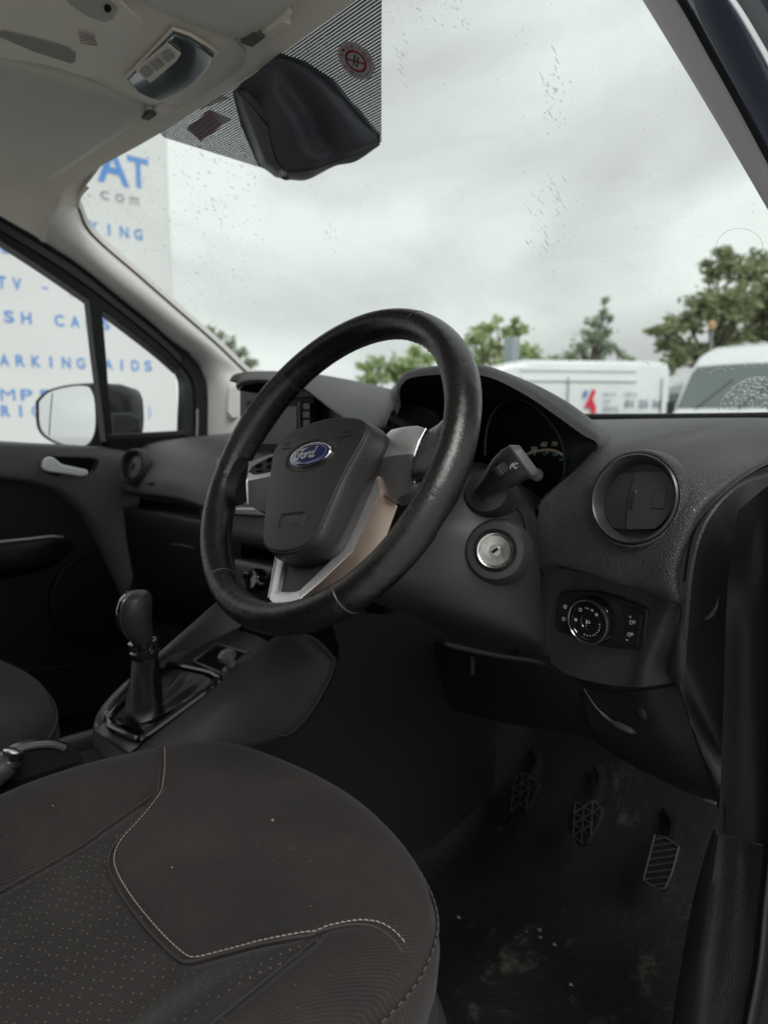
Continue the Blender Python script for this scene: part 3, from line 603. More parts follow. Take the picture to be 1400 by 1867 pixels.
# --- windscreen
wsn = thing('windscreen', 'rain spotted front windscreen with a dotted black band and stickers at its top', 'windscreen', (0, 1.2, 1.19))
m = MB(); m.grid([[WS(X, Z, -.004) for X in np.linspace(-.74, .74, 36)] for Z in np.linspace(1.68, 1.165, 30)]); obj('glass', m, GLASS, wsn)
def fritm(m, t, b, tcn):
    t.nodes.remove(b); o = t.nodes['Material Output']; geo = tcn.outputs['Object']
    sep = t.nodes.new('ShaderNodeSeparateXYZ'); t.links.new(geo, sep.inputs[0])
    def mth(op, a, bb=None):
        n = t.nodes.new('ShaderNodeMath'); n.operation = op
        for i, x in enumerate((a, bb)):
            if x is None: continue
            if isinstance(x, (int, float)): n.inputs[i].default_value = x
            else: t.links.new(x, n.inputs[i])
        return n.outputs[0]
    sx = mth('ABSOLUTE', mth('SUBTRACT', mth('FRACT', mth('DIVIDE', sep.outputs[0], .0031)), .5)); sz = mth('ABSOLUTE', mth('SUBTRACT', mth('FRACT', mth('DIVIDE', sep.outputs[2], .0019)), .5))
    msk = mth('MAXIMUM', mth('GREATER_THAN', sx, .24), mth('GREATER_THAN', sz, .24))
    tr = t.nodes.new('ShaderNodeBsdfTransparent'); df = t.nodes.new('ShaderNodeBsdfDiffuse'); df.inputs[0].default_value = (.012, .014, .016, 1)
    mx = t.nodes.new('ShaderNodeMixShader'); t.links.new(msk, mx.inputs[0]); t.links.new(tr.outputs[0], mx.inputs[1]); t.links.new(df.outputs[0], mx.inputs[2]); t.links.new(mx.outputs[0], o.inputs[0])
FRIT = mat('dotted_band', (.01, .01, .01), .9, extra=fritm)
# trapezoid of dots
tR, bR = atws(697, -30), atws(696, 258); bL = atws(480, 306); tL = atws(300, 250)
m = MB(); rows = []
for s in np.linspace(0, 1, 9):
    a = tL.lerp(bL, s); b2 = tR.lerp(bR, s); rows.append([WS(a.x + (b2.x - a.x) * u, a.z + (b2.z - a.z) * u, .001) for u in np.linspace(0, 1, 14)])
rows.insert(0, [p + V((0, -.03, .025)) for p in rows[0]])
m.grid(rows); obj('dotted_band', m, FRIT, wsn)
# stickers
sc = atws(651, 108, .003); wz = V((0, -.83, .558)).normalized(); wx = V((1, 0, 0)); wnrm = V((0, -.558, -.83))
SR = .0250
st = MB(); st.add([sc + wx * cos(a) * SR + wz * sin(a) * SR for a in np.linspace(0, 2 * pi, 40, endpoint=False)], [tuple(range(40))]); stk = obj('round_sticker', st, STICK, wsn, smooth=False)
def ringm(c, r0_, r1_, off=.0006, n=40): 
    q = MB(); c = c + wnrm * off; q.grid([[c + wx * cos(a) * r + wz * sin(a) * r for a in np.linspace(0, 2 * pi, n, endpoint=False)] for r in (r0_, r1_)], closed_u=True); return q
q = ringm(sc, .0118, .0148)
a_, b_ = sc + wnrm * .0007 + (wx * -1 + wz * .85).normalized() * .0125, sc + wnrm * .0007 + (wx * 1 - wz * .85).normalized() * .0125
dd_ = (b_ - a_).normalized().cross(wnrm) * .0011; q.add([a_ - dd_, b_ - dd_, b_ + dd_, a_ + dd_], [(0, 1, 2, 3)])
for i, ch in enumerate('NO SMOKING'):
    if ch == ' ': continue
    an = radians(205 - i * 24.5); yv = wx * cos(an) + wz * sin(an); xv = wx * sin(an) - wz * cos(an)
    l = txt(ch, sc + yv * .0190 + wnrm * .0007, -xv if False else xv, yv, h=.0048, bold=.03, center=True, depth=0); q.add(l.v, l.f)
obj('no_smoking_print', q, RED, stk, smooth=False)
q = MB(); cgx = (wx * .8 + wz * .6).normalized(); cgy = (wz * .8 - wx * .6).normalized()
for oy in (-.0022, .0022): q.box(sc + wnrm * .0005 + cgy * oy, (.015, .0022, .0001), (cgx, cgy, wnrm))
q.tube([sc + wnrm * .0006 + cgx * (.008 + .0015 * sin(k)) + cgy * (.001 * k) for k in range(6)], .0003, 4)
for k in range(14):
    an = radians(225 + k * 8.5); l = MB(); l.box(sc + wnrm * .0006 + (wx * cos(an) + wz * sin(an)) * .0195, (.0014, .0012, .0001), (wx, wz, wnrm)); q.add(l.v, l.f)
obj('cigarette_print', q, DKBLUE, stk, smooth=False)
s4 = [atws(x, y, .003) for x, y in ((342, 232), (385, 197), (424, 214), (368, 256))]
q = MB(); q.add(s4, [(0, 1, 2, 3)]); st2 = obj('notice_sticker', q, STICK, wsn, smooth=False)
o0 = s4[0]; xv = (s4[1] - s4[0]); yv = (s4[3] - s4[0]); 
q = MB()
for i, wd in enumerate(('The maximum speed', 'of vehicle fitted', 'limited vehicle to', 'is limited')):
    l = txt(wd, s4[0] + yv * (.22 + .22 * i) + xv * .08 + wnrm * .0008, xv, -yv, w=xv.length * .84, h=yv.length * .11, bold=.02, depth=0); q.add(l.v, l.f)
obj('notice_print', q, RED, st2, smooth=False)
# rubber line at the foot of the glass
m = MB(); m.tube([WS(X, 1.19 + .018 * X * X, .004) for X in np.linspace(-.72, .72, 30)], .007, 8); obj('base_gasket', m, RUBBER, wsn)
m = MB(); m.tube([p + V((0, .004, .004)) for p in r1], .0025, 6); obj('edge_seal', m, RUBBER, wsn)
# rain drops on the outside of the glass
rnd = random.Random(9); m = MB()
def drop(mb, c, r, st=1.0):
    t1 = V((0, -.83, .558)); ico = []; n = 7
    nn = -wnrm
    rings = [[c + (wx * cos(2 * pi * k / n) * r + t1 * sin(2 * pi * k / n) * r * st) * cos(e) + nn * sin(e) * r * .26 for k in range(n)] for e in (0, .5, 1.0)]
    b = len(mb.v); mb.f.append(tuple(range(b, b + n))); mb.grid(rings, closed_u=True); mb.add([c + nn * r * .26], []); top = len(mb.v) - 1
    for k in range(n): mb.f.append((b + 2 * n + k, b + 2 * n + (k + 1) % n, top))
def scatter(x0, x1, y0, y1, n, r0_, r1_, test=None):
    for _ in range(n):
        x, y = rnd.uniform(x0, x1), rnd.uniform(y0, y1)
        if test and not test(x, y): continue
        drop(m, atws(x, y, -.0045), rnd.uniform(r0_, r1_) * rnd.uniform(.6, 1), rnd.uniform(.8, 1.8))
scatter(150, 1395, 0, 690, 420, .0004, .0011)
for cx_, cy_ in ((1000, 165), (975, 400), (1010, 360), (990, 450), (730, 110), (600, 440)):
    for _ in range(14): drop(m, atws(cx_ + rnd.gauss(0, 9), cy_ + rnd.gauss(0, 26), -.0045), rnd.uniform(.0006, .0012), rnd.uniform(2.5, 7))
scatter(150, 480, 270, 620, 650, .0008, .0027, lambda x, y: y > 335 - (x - 150) * .55 and y < 400 + (x - 150) * 1.0)
scatter(700, 860, 0, 60, 60, .0006, .0018); scatter(480, 700, 300, 520, 60, .0005, .0014)
scatter(985, 1040, 140, 250, 40, .0006, .0016); scatter(950, 1060, 330, 480, 60, .0005, .0014)
scatter(1305, 1400, 690, 752, 330, .0008, .0030, lambda x, y: (x - 1400) ** 2 / 90 ** 2 + (y - 755) ** 2 / 65 ** 2 < 1)
for x in range(880, 1400, 5): drop(m, atws(x + rnd.uniform(-2, 2), (668 - 8 * sin((x - 900) / 90) if x < 1215 else 690 - (x - 1215) * .12) + rnd.uniform(-4, 3), -.0045), rnd.uniform(.0006, .0016), 1.5)
obj('raindrops', m, DROP, wsn, kind='stuff')
q = MB(); q.tube([atws(x, y, -.0045) for x, y in curve([V((1308, 752, 0)), V((1316, 730, 0)), V((1340, 706, 0)), V((1370, 692, 0)), V((1400, 696, 0))], 5) for x, y in [(x, y)]] if False else [atws(p.x, p.y, -.0045) for p in curve([V((1308, 752, 0)), V((1316, 730, 0)), V((1340, 706, 0)), V((1372, 692, 0)), V((1402, 697, 0))], 5)], .0008, 5)
obj('wiper_streak', q, DROP, wsn)
q = MB(); q.tube([atws(1345 + 43 * cos(a), 458 + 36 * sin(a), -.0045) for a in np.linspace(2.6, 6.6, 34)], .0004, 4); obj('suction_mark', q, DROP, wsn)
# --- camera housing at the top of the glass
ch = thing('sensor_housing', 'dark grey moulded sensor housing fixed high on the middle of the windscreen', 'sensor housing', tuple(atws(560, 230)))
base = [(507, 100), (553, 112), (607, 143), (627, 168), (660, 205), (692, 243), (692, 258), (640, 288), (556, 326), (520, 329), (500, 320), (470, 300), (440, 230), (424, 166)]
top_ = [(500, 118), (545, 135), (585, 170), (600, 200), (628, 228), (655, 262), (650, 275), (610, 290), (560, 312), (535, 314), (520, 306), (500, 270), (476, 215), (462, 172)]
Bp = [atws(x, y, .0) for x, y in base]; Tp = [atws(x, y, .05 if i < 11 else .04) for i, (x, y) in enumerate(top_)]
Tp2 = [atp(x, y, atws(560, 220, .045), wnrm) for x, y in top_]
cen = sum(Tp2, V((0, 0, 0))) / len(Tp2)
Mp = [b.lerp(t, .5) + wnrm * .008 for b, t in zip(Bp, Tp2)]
Tb = [b.lerp(t, .4) + wnrm * -.010 for b, t in zip(Bp, Tp2)]
HMAT = mat('housing_plastic', (.075, .080, .095), .62, spec=.35)
m = MB(); m.loft([Bp, Tb], caps=True); obj('base_shell', m, HMAT, ch, angle=50)
def ats(px, py, off): return atp(px, py, atws(560, 220, off), wnrm)
m = MB(); m.loft([[ats(x, y, .0) for x, y in ((427, 168), (455, 160), (505, 215), (515, 250), (535, 318), (505, 326), (470, 298))], [ats(x, y, .052) for x, y in ((432, 166), (452, 165), (492, 212), (500, 240), (520, 306), (508, 314), (480, 290))]]); obj('side_cover', m, mat('housing_plastic_light', (.05, .053, .058), .5), ch, bev=.004)
hn = [[(440, 152, .018), (478, 126, .024), (509, 106, .018), (562, 115, .008), (608, 144, .003)],
 [(462, 180, .044), (500, 172, .044), (530, 158, .020), (586, 160, .018), (640, 182, .004)],
 [(484, 222, .056), (533, 222, .052), (560, 204, .024), (618, 208, .026), (668, 216, .008)],
 [(497, 262, .060), (548, 268, .054), (584, 254, .026), (632, 246, .030), (688, 236, .008)],
 [(510, 298, .060), (568, 294, .054), (606, 281, .034), (652, 268, .028), (696, 250, .008)],
 [(522, 314, .056), (566, 310, .050), (606, 296, .030), (652, 281, .018), (694, 260, .002)],
 [(527, 324, .040), (562, 324, .036), (606, 303, .018), (652, 287, .008), (692, 265, .0)],
 [(527, 328, .0), (560, 328, .0), (606, 305, .0), (652, 288, .0), (688, 268, .0)]]
m = MB(); m.grid(patch([[atws(x, y, o_) if o_ < .012 else ats(x, y, o_) for x, y, o_ in r] for r in hn], 6, 6)); obj('cover', m, HMAT, ch, angle=80)
m = MB(); m.tube([ats(x, y, .058) for x, y in ((430, 166), (460, 196), (488, 231), (494, 262), (503, 292), (520, 312))], .0016, 6); obj('seam_ridge', m, FRAME, ch)
m = MB(); m.tube(curve([ats(x, y, o_) for x, y, o_ in ((524, 317, .056), (564, 314, .052), (606, 299, .030), (652, 281, .018), (690, 263, .004))], 5), .0022, 8); obj('lower_lip', m, mat('lip_grey', (.14, .145, .15), .45), ch)
# --- overhead console
oc = thing('overhead_console', 'beige overhead console with sunken pockets and a reading light set between the visors', 'overhead console', tuple(at(150, 60, Z=1.68)))
def zp(x, y, z): return at(x, y, Z=z)
swell = [[zp(-40, -60, 1.675), zp(120, -60, 1.67), zp(290, -60, 1.67), zp(420, -20, 1.675)],
         [zp(-40, 40, 1.672), zp(150, 40, 1.662), zp(300, 20, 1.660), zp(428, 66, 1.668)],
         [zp(-30, 90, 1.672), zp(140, 100, 1.660), zp(310, 80, 1.652), zp(448, 100, 1.664)],
         [zp(60, 112, 1.670), zp(190, 150, 1.658), zp(320, 140, 1.650), zp(440, 130, 1.660)],
         [zp(180, 165, 1.674), zp(250, 183, 1.660), zp(330, 188, 1.657), zp(400, 165, 1.664)],
         [zp(205, 180, 1.688), zp(265, 204, 1.680), zp(335, 207, 1.680), zp(420, 180, 1.684)]]
m = MB(); m.grid(net(swell, 6, 6)); obj('shell', m, ROOFP, oc)
# raised flat panel; two flat plates carry the pockets' shade in their colour
def zpoly(pts, z, th, mt, nm, par, bev=.002, seg=2):
    q = MB(); q.prism([zp(x, y, z) for x, y in pts], (0, 0, -th)); return obj(nm, q, mt, par, bev=bev, seg=seg)
zpoly([(-60, -40), (200, -30), (240, 12), (261, 33), (262, 44), (170, 132), (160, 134), (82, 110), (0, 98), (-60, 95)], 1.660, .006, ROOFP, 'panel', oc, .003, 3)
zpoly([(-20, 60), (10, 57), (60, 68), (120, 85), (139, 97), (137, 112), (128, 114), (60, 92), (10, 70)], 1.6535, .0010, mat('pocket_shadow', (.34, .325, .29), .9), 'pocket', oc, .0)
zpoly([(115, -10), (195, -6), (216, 14), (206, 34), (190, 39), (160, 28), (130, 8)], 1.6535, .0010, mat('pocket_soft_shadow', (.46, .44, .40), .8), 'pocket', oc, .0)
zpoly([(192, 8), (200, 8), (204, 16), (200, 22), (193, 21), (190, 14)], 1.652, .0010, MATTE, 'microphone', oc)
q = MB()
for k in range(5): q.tube([zp(143 + k * 1.2, 58 + k * 5, 1.6525), zp(172 + k * 1.5, 66 + k * 4.2, 1.6525)], .0008, 5)
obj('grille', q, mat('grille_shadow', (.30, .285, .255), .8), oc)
lt = [(316, 56), (345, 66), (375, 84), (391, 97), (380, 118), (355, 145), (325, 166), (292, 178), (268, 170), (246, 158), (234, 140), (262, 112)]
zpoly(lt, 1.651, .006, mat('lamp_lens', (.20, .23, .26), .10, metal=.75, coat=1), 'reading_light', oc, .003, 3)
lt2 = [(x + (312 - x) * -.06, y + (120 - y) * -.06) for x, y in lt]
q = MB(); q.tube([zp(x, y, 1.6475) for x, y in lt2], .0022, 6, closed=True); obj('light_bezel', q, ROOFP, oc)
zpoly([(305, 75), (331, 95), (322, 108), (275, 148), (247, 126), (254, 118)], 1.6445, .003, ROOFP, 'switch_panel', oc, .0015)
for c in ((268, 129), (287, 115), (307, 99)):
    zpoly([(c[0] - 13, c[1] - 1), (c[0] + 1, c[1] - 11), (c[0] + 13, c[1] + 1), (c[0] - 1, c[1] + 12)], 1.6412, .003, mat('button_beige', (.33, .31, .285), .5), 'button', oc, .0015, 3)
# --- sun visors
vis = thing('sun_visor', 'padded grey beige sun visor folded up on the passenger side of the roof', 'sun visor', (-.4, .4, 1.66), group='sun visors')
vp = [(-.168, .25), (-.165, .30), (-.165, .37), (-.175, .44), (-.198, .485), (-.23, .50), (-.33, .497), (-.45, .488), (-.55, .48), (-.62, .468), (-.645, .45), (-.65, .40), (-.65, .25)]
def visor(pts, par, mir=False):
    q = MB(); n = len(pts); cx = sum(p[0] for p in pts) / n; cy = sum(p[1] for p in pts) / n
    pp = curve([V((a, b, 0)) for a, b in pts] , 3); rings = []
    for ins, z in ((0, 1.668), (0, 1.659), (.012, 1.649), (.04, 1.645)):
        rings.append([V((p.x + (cx - p.x) * ins / .25, p.y + (cy - p.y) * ins / .14, z - .045 * max(0, abs(p.x) - .3) ** 1.5)) for p in pp])
    q.loft(rings); obj('panel', q, VISOR, par, angle=80)
visor(vp, vis)
q = MB(); q.tube([(-.205, .508, 1.661), (-.17, .505, 1.658), (-.10, .508, 1.664)], .005, 8); q.box((-.185, .515, 1.662), (.045, .02, .012)); obj('clip', q, ROOFP, vis, bev=.002)
q = MB(); q.box((-.215, .502, 1.6555), (.028, .012, .006)); obj('clip_recess', q, mat('recess_shade', (.12, .115, .105), .8), vis)  # solid box; the shade of the clip recess is put into its colour
vis2 = thing('sun_visor', 'padded grey beige sun visor folded up above the steering wheel', 'sun visor', (.35, .4, 1.66), group='sun visors')
visor([(.10, .22), (.085, .32), (.075, .42), (.078, .475), (.10, .50), (.2, .50), (.33, .497), (.5, .485), (.6, .465), (.62, .42), (.62, .22)], vis2)
q = MB(); q.box((.125, .512, 1.660), (.055, .02, .012)); q.tube([(.10, .505, 1.657), (.14, .503, 1.653), (.17, .508, 1.660)], .005, 8); obj('clip', q, ROOFP, vis2, bev=.002)
q = MB(); q.box((.105, .497, 1.6515), (.030, .016, .010)); obj('clip_recess', q, mat('recess_shade', (.12, .115, .105), .8), vis2)  # second recess, likewise a box coloured as shade
# ================================================================== PASSENGER DOOR
door = thing('passenger_door', 'closed dark grey passenger door with a quarter window, silver pull and speaker', 'door', (-.76, .4, .35))
def strip(A, B, X, th, mt, nm, par, k=5, bev=.003):
    a = curve([at(x, y, X=X) for x, y in A], k); b = curve([at(x, y, X=X) for x, y in B], k); n = max(len(a), len(b)); a = resamp(a, n); b = resamp(b, n)
    o2 = V((-th, 0, 0)); q = MB(); q.grid([a, b, [p + o2 for p in b], [p + o2 for p in a]], closed_v=True); return obj(nm, q, mt, par, bev=bev, angle=30)
oA = [(-60, 352), (0, 386), (84, 435), (149, 477), (223, 537), (275, 579), (316, 615), (352, 643)]
mA = [(-60, 362), (0, 399), (84, 450), (149, 492), (223, 552), (275, 593), (312, 626), (340, 652)]
mB = [(-60, 382), (0, 419), (84, 470), (155, 518), (223, 570), (270, 608), (305, 638), (330, 664)]
iB = [(-60, 397), (0, 437), (84, 492), (163, 547), (205, 578), (255, 616), (300, 652), (331, 680)]
strip(oA, mA, -.745, .03, RUBBER, 'door_seal', door)
strip(mA, mB, -.752, .04, FRAME, 'window_frame', door)
strip(mB, iB, -.758, .05, RUBBER, 'window_seal', door)
strip([(340, 640), (366, 668), (378, 690), (385, 722), (386, 800)], [(331, 664), (346, 682), (354, 700), (357, 726), (357, 800)], -.745, .03, RUBBER, 'door_seal', door)
strip([(331, 664), (346, 684), (355, 702), (359, 726), (359, 800)], [(326, 674), (333, 686), (337, 700), (337, 730), (334, 800)], -.756, .04, FRAME, 'window_frame', door)
q = MB(); q.tube([at(x, y, X=-.745) for x, y in ((360, 745), (360, 770), (359, 795))], .003, 6); obj('door_gap', q, mat('gap_grey', (.25, .26, .26), .5), door)
strip([(163, 540), (174, 640), (184, 720), (194, 806)], [(187, 560), (194, 640), (200, 720), (208, 800)], -.755, .04, RUBBER, 'window_divider', door)
strip([(196, 791), (260, 789), (337, 785), (345, 784)], [(196, 800), (260, 798), (337, 794), (345, 793)], -.748, .03, FRAME, 'window_sill', door)
strip([(196, 799), (260, 797), (330, 793)], [(196, 825), (260, 825), (330, 822)], -.744, .03, DARK, 'window_sill', door)
g1 = MB(); g1.add([at(-120, 380, X=-.785), at(170, 520, X=-.785), at(345, 655, X=-.785), at(345, 810, X=-.785), at(-120, 830, X=-.785)], [(0, 1, 2, 3, 4)]); obj('window_glass', g1, GLASSD, door, smooth=False)
# upper panel: pale sweep with the handle; lower dark panel
up = [[at(-60, 800, X=-.755), at(0, 804, X=-.755), at(70, 808, X=-.755), at(150, 812, X=-.755), at(215, 818, X=-.752), at(262, 830, X=-.75)],
      [at(-60, 808, X=-.722), at(0, 812, X=-.722), at(70, 815, X=-.722), at(150, 819, X=-.722), at(212, 826, X=-.725), at(260, 838, X=-.73)],
      [at(-60, 840, X=-.715), at(0, 843, X=-.715), at(70, 846, X=-.715), at(150, 850, X=-.712), at(208, 862, X=-.715), at(255, 900, X=-.72)],
      [at(-60, 858, X=-.715), at(0, 864, X=-.715), at(70, 872, X=-.715), at(130, 893, X=-.712), at(190, 950, X=-.712), at(248, 1020, X=-.715)],
      [at(-60, 866, X=-.722), at(0, 872, X=-.722), at(70, 882, X=-.722), at(120, 905, X=-.722), at(175, 965, X=-.722), at(232, 1090, X=-.722)],
      [at(-60, 872, X=-.745), at(0, 878, X=-.745), at(70, 890, X=-.745), at(115, 912, X=-.745), at(168, 975, X=-.745), at(225, 1110, X=-.745)]]
m = MB(); m.grid(net(up, 5, 5)); obj('upper_panel', m, mat('door_soft', (.105, .105, .108), .5, grain=700, gs=.3, var=.06, vs=8), door)
lo = [[V((x, y, z)) for y, x in ((.02, -.748), (.3, -.745), (.5, -.745), (.7, -.742), (.86, -.74))] for z in (1.06, .95, .80, .62, .45)]
m = MB(); m.grid(net(lo, 4, 4)); obj('lower_panel', m, HARD, door)
q = MB(); q.prism([at(x, y, X=-.712) for x, y in ((74, 846), (80, 834), (92, 831), (165, 833), (180, 836), (182, 842), (170, 868), (160, 875), (100, 868), (80, 860))], (-.003, 0, 0)); ps = obj('pull_surround', q, HARD, door, bev=.003)
q = MB(); q.prism([at(x, y, X=-.710) for x, y in ((82, 845), (87, 836), (95, 834), (165, 836), (174, 840), (163, 866), (156, 869), (102, 862), (86, 856))], (-.002, 0, 0)); obj('pull_recess', q, MATTE, ps)
q = MB(); q.prism([at(x, y, X=-.690) for x, y in ((77, 851), (79, 840), (87, 833), (97, 833), (105, 839), (114, 847), (158, 856), (164, 861), (161, 867), (150, 869), (118, 864), (94, 861), (81, 858))], (-.012, 0, 0)); obj('pull_handle', q, mat('pull_silver', (.95, .96, .96), .25, metal=.15), ps, bev=.004, seg=3)
ar = [[at(-50, 985, X=-.73), at(0, 984, X=-.73), at(60, 980, X=-.73), at(110, 978, X=-.73), at(134, 985, X=-.742)],
      [at(-50, 994, X=-.69), at(0, 992, X=-.69), at(60, 987, X=-.69), at(105, 984, X=-.70), at(136, 988, X=-.742)],
      [at(-50, 1015, X=-.68), at(0, 1013, X=-.68), at(60, 1008, X=-.68), at(105, 1000, X=-.70), at(137, 991, X=-.742)],
      [at(-50, 1045, X=-.69), at(0, 1042, X=-.69), at(60, 1035, X=-.69), at(105, 1020, X=-.71), at(136, 994, X=-.742)],
      [at(-50, 1060, X=-.74), at(0, 1056, X=-.74), at(60, 1045, X=-.74), at(105, 1028, X=-.74), at(134, 998, X=-.745)]]
m = MB(); m.grid(net(ar, 5, 5)); arm = obj('armrest', m, HARD, door)
q = MB(); q.tube([at(x, y, X=-.70) for x, y in ((-50, 990), (0, 988), (50, 983), (95, 978), (116, 979))], [.004, .004, .004, .0035, .002], 8); obj('trim_strip', q, SILVERD, arm)
q = MB(); cc = at(186, 1088, X=-.738); q.lathe(cc, (1, 0, .1), [(.118, 0), (.114, .006), (.106, .008), (.104, .003), (.09, .0035), (.002, .004)], 48, caps=True); obj('speaker_grille', q, DARK, door)
q = MB(); q.tube([at(x, y, X=-.70) for x, y in ((20, 1224), (70, 1222), (140, 1212), (235, 1190))], .0035, 6); q.grid([[at(x, y, X=-.70) for x, y in ((20, 1224), (70, 1222), (140, 1212), (235, 1190))], [at(x, y + 90, X=-.70) for x, y in ((20, 1224), (70, 1222), (140, 1212), (235, 1190))]]); obj('map_pocket', q, HARD, door)
# door mirror
mn = V((sin(radians(34)), -cos(radians(34)), .02)).normalized(); mo = at(122, 758, X=-1.0)
def om(x, y, off=0): return atp(x, y, mo, mn) + mn * off
gl = [(71, 733), (89, 716), (122, 706), (156, 704), (168, 713), (174, 736), (174, 785), (158, 811), (122, 811), (89, 797), (73, 776)]
mir = thing('door_mirror', 'passenger door mirror in a wet black housing reflecting pale grey', 'mirror', tuple(mo))
gp = curve([om(x, y) for x, y in gl + gl[:1]], 3)[:-1]; gc = sum(gp, V((0, 0, 0))) / len(gp)
m = MB(); m.prism([p for p in gp], mn * -.004); obj('mirror_glass', m, mat('mirror_silver', (.86, .88, .88), .03, metal=1), mir, smooth=False)
def sc_(f, off): return [gc + (p - gc) * f + mn * off for p in gp]
sid = V((cos(radians(34)), sin(radians(34)), 0))
m = MB(); m.loft([sc_(1.0, -.001), sc_(1.02, .004), sc_(1.07, .003), [p + sid * .022 for p in sc_(1.12, -.015)], [p + sid * .05 for p in sc_(1.12, -.06)], [p + sid * .07 for p in sc_(.98, -.105)], [p + sid * .08 for p in sc_(.6, -.135)]], caps=True); obj('housing', m, mat('wet_black', (.014, .016, .017), .3, grain=160, gs=.5, coat=.3), mir, angle=60)
m = MB(); m.prism([at(x, y, X=-.88) for x, y in ((206, 800), (260, 788), (259, 762), (240, 752), (206, 752))], (-.08, 0, 0)); obj('mount', m, mat('mount_grey', (.05, .055, .055), .5), mir, bev=.01)
q = MB(); q.tube([gc + (p - gc) * .995 + mn * .0006 for p in (om(96, 716), om(92, 760), om(90, 795))], .0012, 6); obj('blind_spot_line', q, mat('faint_line', (.35, .4, .39), .4), mir)

# ================================================================== DASHBOARD
dash = thing('dashboard', 'dark grey grained dashboard with round air vents, light switch and hooded instruments', 'dashboard', (0, .8, .9))
def netf(rows, ku, kv, holes=()):
    g_ = patch([[V(p) for p in r] for r in rows], ku, kv); q = MB(); q.grid(g_)
    if holes:
        def ok(f):
            c = sum((q.v[i] for i in f), V((0, 0, 0))) / 4
            for hc, hn, hr in holes:
                d = c - hc; 
                if (d - hn * d.dot(hn)).length < hr and abs(d.dot(hn)) < .05: return False
            return True
        q.f = [f for f in q.f if ok(f)]
    return q
vc = V((.552, .650, 1.113)); vn = V((.03, -.965, .24)).normalized()
P = lambda x, y, z: V((x, y, z))
pad = [
 [at(1010, 766, Y=1.20), P(.42, 1.20, 1.189), P(.52, 1.17, 1.188), P(.58, 1.15, 1.187), P(.63, 1.13, 1.186), P(.66, 1.12, 1.185)],
 [at(1040, 776, Y=.97), P(.47, .98, 1.187), P(.53, .96, 1.186), P(.58, .94, 1.184), P(.63, .90, 1.177), P(.66, .89, 1.17)],
 [at(1072, 788, Y=.86), P(.495, .84, 1.180), P(.535, .84, 1.177), P(.575, .82, 1.172), at(1402, 826, Y=.79), at(1425, 836, Y=.80)],
 [at(1084, 813, Y=.745), P(.490, .735, 1.163), P(.527, .735, 1.162), P(.565, .73, 1.158), at(1342, 854, Y=.715), at(1362, 866, Y=.73)],
 [at(1055, 852, Y=.69), P(.480, .680, 1.137), P(.518, .678, 1.137), P(.560, .676, 1.135), at(1298, 888, Y=.675), at(1316, 902, Y=.69)],
 [at(1005, 896, Y=.66), P(.468, .657, 1.104), P(.510, .655, 1.103), P(.555, .653, 1.102), at(1264, 925, Y=.652), at(1282, 938, Y=.668)],
 [at(980, 940, Y=.648), P(.462, .648, 1.072), P(.505, .645, 1.071), P(.553, .643, 1.069), at(1243, 968, Y=.642), at(1262, 980, Y=.658)],
 [at(982, 1022, Y=.650), P(.462, .646, 1.038), P(.505, .643, 1.036), P(.553, .640, 1.032), at(1221, 1040, Y=.636), at(1240, 1046, Y=.655)],
 [at(984, 1036, Y=.656), P(.463, .652, 1.030), P(.506, .650, 1.028), P(.552, .648, 1.024), at(1227, 1094, Y=.640), at(1246, 1092, Y=.66)],
 [at(986, 1044, Y=.672), P(.463, .676, 1.028), P(.506, .676, 1.026), P(.552, .676, 1.022), at(1230, 1100, Y=.662), at(1248, 1098, Y=.68)]]
m = netf(pad, 12, 9, [(vc, vn, .0475)]); obj('top_pad', m, PAD, dash)
# lower switch panel
lp_ = [
 [at(986, 1030, Y=.672), at(1040, 1040, Y=.672), at(1110, 1055, Y=.670), at(1180, 1076, Y=.664), at(1226, 1096, Y=.652), at(1244, 1100, Y=.672)],
 [at(990, 1060, Y=.672), at(1040, 1070, Y=.672), at(1110, 1085, Y=.671), at(1174, 1104, Y=.668), at(1214, 1122, Y=.658), at(1240, 1128, Y=.680)],
 [at(996, 1120, Y=.673), at(1045, 1125, Y=.672), at(1110, 1135, Y=.671), at(1160, 1150, Y=.669), at(1198, 1165, Y=.660), at(1226, 1175, Y=.685)],
 [at(1000, 1180, Y=.674), at(1045, 1190, Y=.673), at(1110, 1200, Y=.672), at(1148, 1208, Y=.670), at(1180, 1212, Y=.664), at(1214, 1214, Y=.69)],
 [at(1004, 1210, Y=.677), at(1040, 1232, Y=.676), at(1095, 1246, Y=.675), at(1140, 1252, Y=.674), at(1176, 1252, Y=.670), at(1238, 1242, Y=.70)]]
m = netf(lp_, 8, 8); obj('switch_panel', m, PAD, dash)
